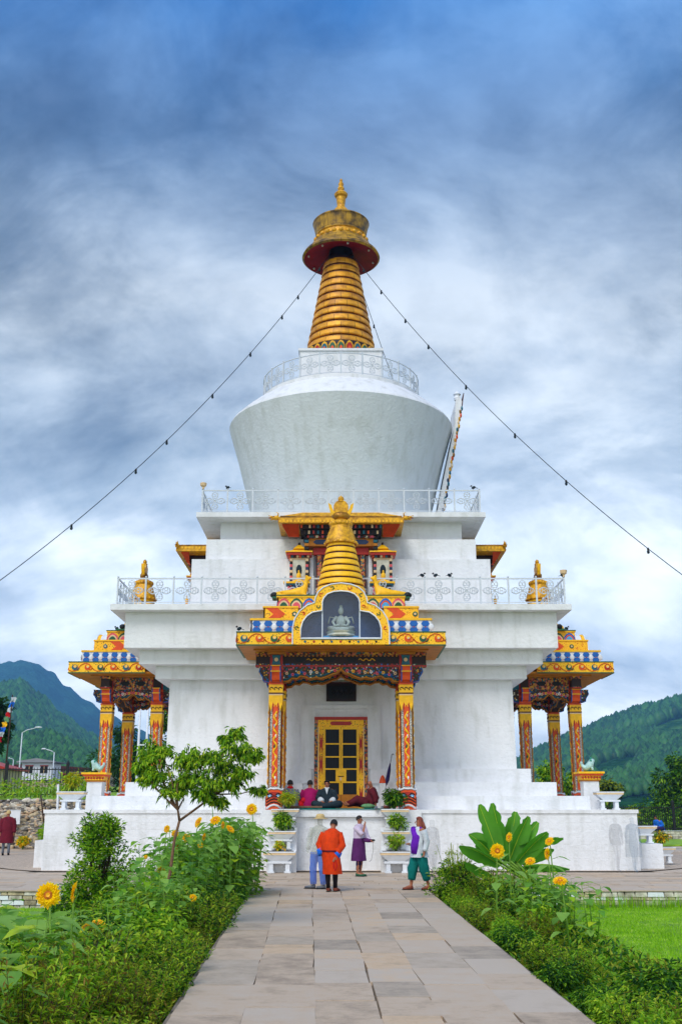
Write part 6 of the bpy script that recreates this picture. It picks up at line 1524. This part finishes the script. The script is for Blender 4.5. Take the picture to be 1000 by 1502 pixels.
# forest canopy: thousands of small conifers, one mass per hillside
leafmat('canopy_green', '#163e10', '#54903a', .2)
def woods(h, a0, a1, r0, r1, n, size, label):
    b = MB()
    for i in range(n):
        a = R.uniform(a0, a1); r = math.sqrt(R.uniform(r0*r0, r1*r1)); z = h(a, r)
        if z < 2 or noise.noise(Vector((a*14, r*.006, 2))) < -.22: continue
        s = size*r/1000*R.uniform(.6, 1.3); x, y = a*r, r; k = 6; ph = R.random()*6
        vs = []
        for zz, rr in ((.05, .3), (.35, .52), (.7, .34)):
            vs += [(x + s*rr*R.uniform(.75, 1.2)*math.cos(ph+2*PI*j/k), y + s*rr*math.sin(ph+2*PI*j/k), z + s*zz*1.25) for j in range(k)]
        vs.append((x, y, z+s*1.3))
        fs = [(q*k+j, q*k+(j+1) % k, (q+1)*k+(j+1) % k, (q+1)*k+j) for q in (0, 1) for j in range(k)] + [(2*k+j, 2*k+(j+1) % k, 3*k) for j in range(k)]
        b.add(vs, fs, 'canopy_green', True)
    o = b.build('forest'); tag(o, label, 'forest', kind='stuff')
woods(hr_, .13, .42, 500, 1262, 30000, 8.5, 'forest covering the hillside on the right')
woods(hl, -.36, -.17, 700, 1305, 13000, 7.5, 'forest on the green spur at the left')
woods(hd, -.36, -.17, 330, 625, 6000, 8, 'forest on the low hill behind the left fence')
# haze
hb = MB(); hb.box(-1900, 1900, -60, 3300, -1.5, 430, 'white_paint'); hz = hb.build('haze'); tag(hz, 'thin valley haze', kind='stuff')
m = bpy.data.materials.new('haze_air'); m.use_nodes = True; t = m.node_tree; N = t.nodes; L = t.links; N.remove(N['Principled BSDF'])
pvn = N.new('ShaderNodeVolumePrincipled'); pvn.inputs['Color'].default_value = (.22, .55, 1, 1); pvn.inputs['Density'].default_value = HAZE_D; pvn.inputs['Anisotropy'].default_value = .1
L.new(pvn.outputs[0], N['Material Output'].inputs['Volume']); hz.data.materials.clear(); hz.data.materials.append(m)

# ================================================================== SKY, SUN, CAMERA
w = bpy.data.worlds.new('World'); sc.world = w; w.use_nodes = True; t = w.node_tree; N = t.nodes; L = t.links
bg = N['Background']; out = N['World Output']
sk = N.new('ShaderNodeTexSky'); sk.sky_type = 'NISHITA'; sk.sun_disc = False; sk.sun_elevation = math.radians(SUN_E); sk.sun_rotation = math.radians(SUN_R)
bg.inputs['Strength'].default_value = .1
L.new(sk.outputs[0], bg.inputs['Color'])
tc = N.new('ShaderNodeTexCoord'); sp = N.new('ShaderNodeSeparateXYZ'); L.new(tc.outputs['Generated'], sp.inputs[0])
za = N.new('ShaderNodeMath'); za.operation = 'MAXIMUM'; za.inputs[1].default_value = 0; L.new(sp.outputs['Z'], za.inputs[0])
zb = N.new('ShaderNodeMath'); zb.operation = 'ADD'; zb.inputs[1].default_value = .75; L.new(za.outputs[0], zb.inputs[0])
dx = N.new('ShaderNodeMath'); dx.operation = 'DIVIDE'; L.new(sp.outputs['X'], dx.inputs[0]); L.new(zb.outputs[0], dx.inputs[1])
dy = N.new('ShaderNodeMath'); dy.operation = 'DIVIDE'; L.new(sp.outputs['Y'], dy.inputs[0]); L.new(zb.outputs[0], dy.inputs[1])
cb = N.new('ShaderNodeCombineXYZ'); L.new(dx.outputs[0], cb.inputs['X']); L.new(dy.outputs[0], cb.inputs['Y'])
mp = N.new('ShaderNodeMapping'); mp.inputs['Location'].default_value = (SKX, SKY_, 0); mp.inputs['Rotation'].default_value = (0, 0, .45); mp.inputs['Scale'].default_value = (1.0, 1.25, 1); L.new(cb.outputs[0], mp.inputs['Vector'])
n1 = N.new('ShaderNodeTexNoise'); n1.inputs['Scale'].default_value = 2.6; n1.inputs['Detail'].default_value = 7; n1.inputs['Roughness'].default_value = .55; n1.inputs['Distortion'].default_value = .35; L.new(mp.outputs[0], n1.inputs['Vector'])
n2 = N.new('ShaderNodeTexNoise'); n2.inputs['Scale'].default_value = 8; n2.inputs['Detail'].default_value = 9; n2.inputs['Roughness'].default_value = .62; n2.inputs['Distortion'].default_value = .5; L.new(mp.outputs[0], n2.inputs['Vector'])
mm = N.new('ShaderNodeMath'); mm.operation = 'MULTIPLY_ADD'; mm.inputs[1].default_value = .5; L.new(n2.outputs['Fac'], mm.inputs[0])
m2 = N.new('ShaderNodeMath'); m2.operation = 'MULTIPLY'; m2.inputs[1].default_value = .75; L.new(n1.outputs['Fac'], m2.inputs[0]); L.new(m2.outputs[0], mm.inputs[2])
fc = ramp(N, [(.47, (0, 0, 0, 1)), (.58, (.35, .35, .35, 1)), (.66, (.7, .7, .7, 1)), (.80, (1, 1, 1, 1))]); L.new(mm.outputs[0], fc.inputs['Fac'])
def hx(h, k=1.0): c = lin(h); return (c[0]*k, c[1]*k, c[2]*k, 1)
dark = ramp(N, [(0, hx('#c3d3e2', 1.4)), (.20, hx('#b2c0ce', 1.2)), (.33, hx('#8c9cac')), (.42, hx('#66727f')), (.52, hx('#50647c')), (.60, hx('#3a6292')), (.67, hx('#14589e')), (.75, hx('#0e4a92')), (1, hx('#2a66a8'))]); L.new(za.outputs[0], dark.inputs['Fac'])
lit = ramp(N, [(0, hx('#f4f8fc', 1.6)), (.2, hx('#eef4fa', 1.2)), (.33, hx('#dfe8f0', 1.0)), (.46, hx('#b8c2cd')), (.55, hx('#8fa4bf')), (.61, hx('#7698c4')), (.68, hx('#5c8ec8')), (1, hx('#86a8d0'))]); L.new(za.outputs[0], lit.inputs['Fac'])
cl = N.new('ShaderNodeMixRGB'); L.new(fc.outputs[0], cl.inputs[0]); L.new(dark.outputs[0], cl.inputs[1]); L.new(lit.outputs[0], cl.inputs[2])
n3 = N.new('ShaderNodeTexNoise'); n3.inputs['Scale'].default_value = 4.0; n3.inputs['Detail'].default_value = 12; n3.inputs['Roughness'].default_value = .6; n3.inputs['Distortion'].default_value = .25
mp3 = N.new('ShaderNodeMapping'); mp3.inputs['Location'].default_value = (7.3, 2.2, 0); mp3.inputs['Scale'].default_value = (.9, 1.5, 1); L.new(cb.outputs[0], mp3.inputs['Vector']); L.new(mp3.outputs[0], n3.inputs['Vector'])
r3_ = ramp(N, [(.34, (.46, .51, .58, 1)), (.47, (.84, .87, .90, 1)), (.60, (1.28, 1.25, 1.2, 1))]); L.new(n3.outputs['Fac'], r3_.inputs['Fac'])
cm3 = N.new('ShaderNodeMixRGB'); cm3.blend_type = 'MULTIPLY'; cm3.inputs[0].default_value = 1; L.new(cl.outputs[0], cm3.inputs[1]); L.new(r3_.outputs[0], cm3.inputs[2]); cl = cm3
b2 = N.new('ShaderNodeBackground'); b2.inputs['Strength'].default_value = CLOUD_S; L.new(cl.outputs[0], b2.inputs['Color'])
ms = N.new('ShaderNodeMixShader'); ms.inputs[0].default_value = .88; L.new(bg.outputs[0], ms.inputs[1]); L.new(b2.outputs[0], ms.inputs[2]); L.new(ms.outputs[0], out.inputs['Surface'])

sl = bpy.data.lights.new('sun', 'SUN'); sl.energy = SUN_S; sl.angle = math.radians(30); sl.color = (1, .95, .86)
so = bpy.data.objects.new('sun', sl); C.objects.link(so)
e, a = math.radians(SUN_E), math.radians(SUN_R)
d = Vector((math.sin(a)*math.cos(e), math.cos(a)*math.cos(e), math.sin(e)))
so.rotation_euler = d.to_track_quat('Z', 'Y').to_euler(); so.location = d*60

cam = bpy.data.cameras.new('camera'); co = bpy.data.objects.new('camera', cam); C.objects.link(co)
co.location = (0, 0, 1.75); co.rotation_euler = (PI/2+TH, 0, 0); cam.sensor_fit = 'VERTICAL'; cam.sensor_height = 36; cam.lens = 1540/1502*36; cam.clip_end = 12000; cam.clip_start = .05
sc.camera = co
sc.view_settings.view_transform = 'Standard'; sc.view_settings.look = 'None'; sc.view_settings.gamma = 1; sc.view_settings.exposure = EXPO
sc.cycles.max_bounces = 6; sc.cycles.transparent_max_bounces = 24; sc.cycles.volume_bounces = 0
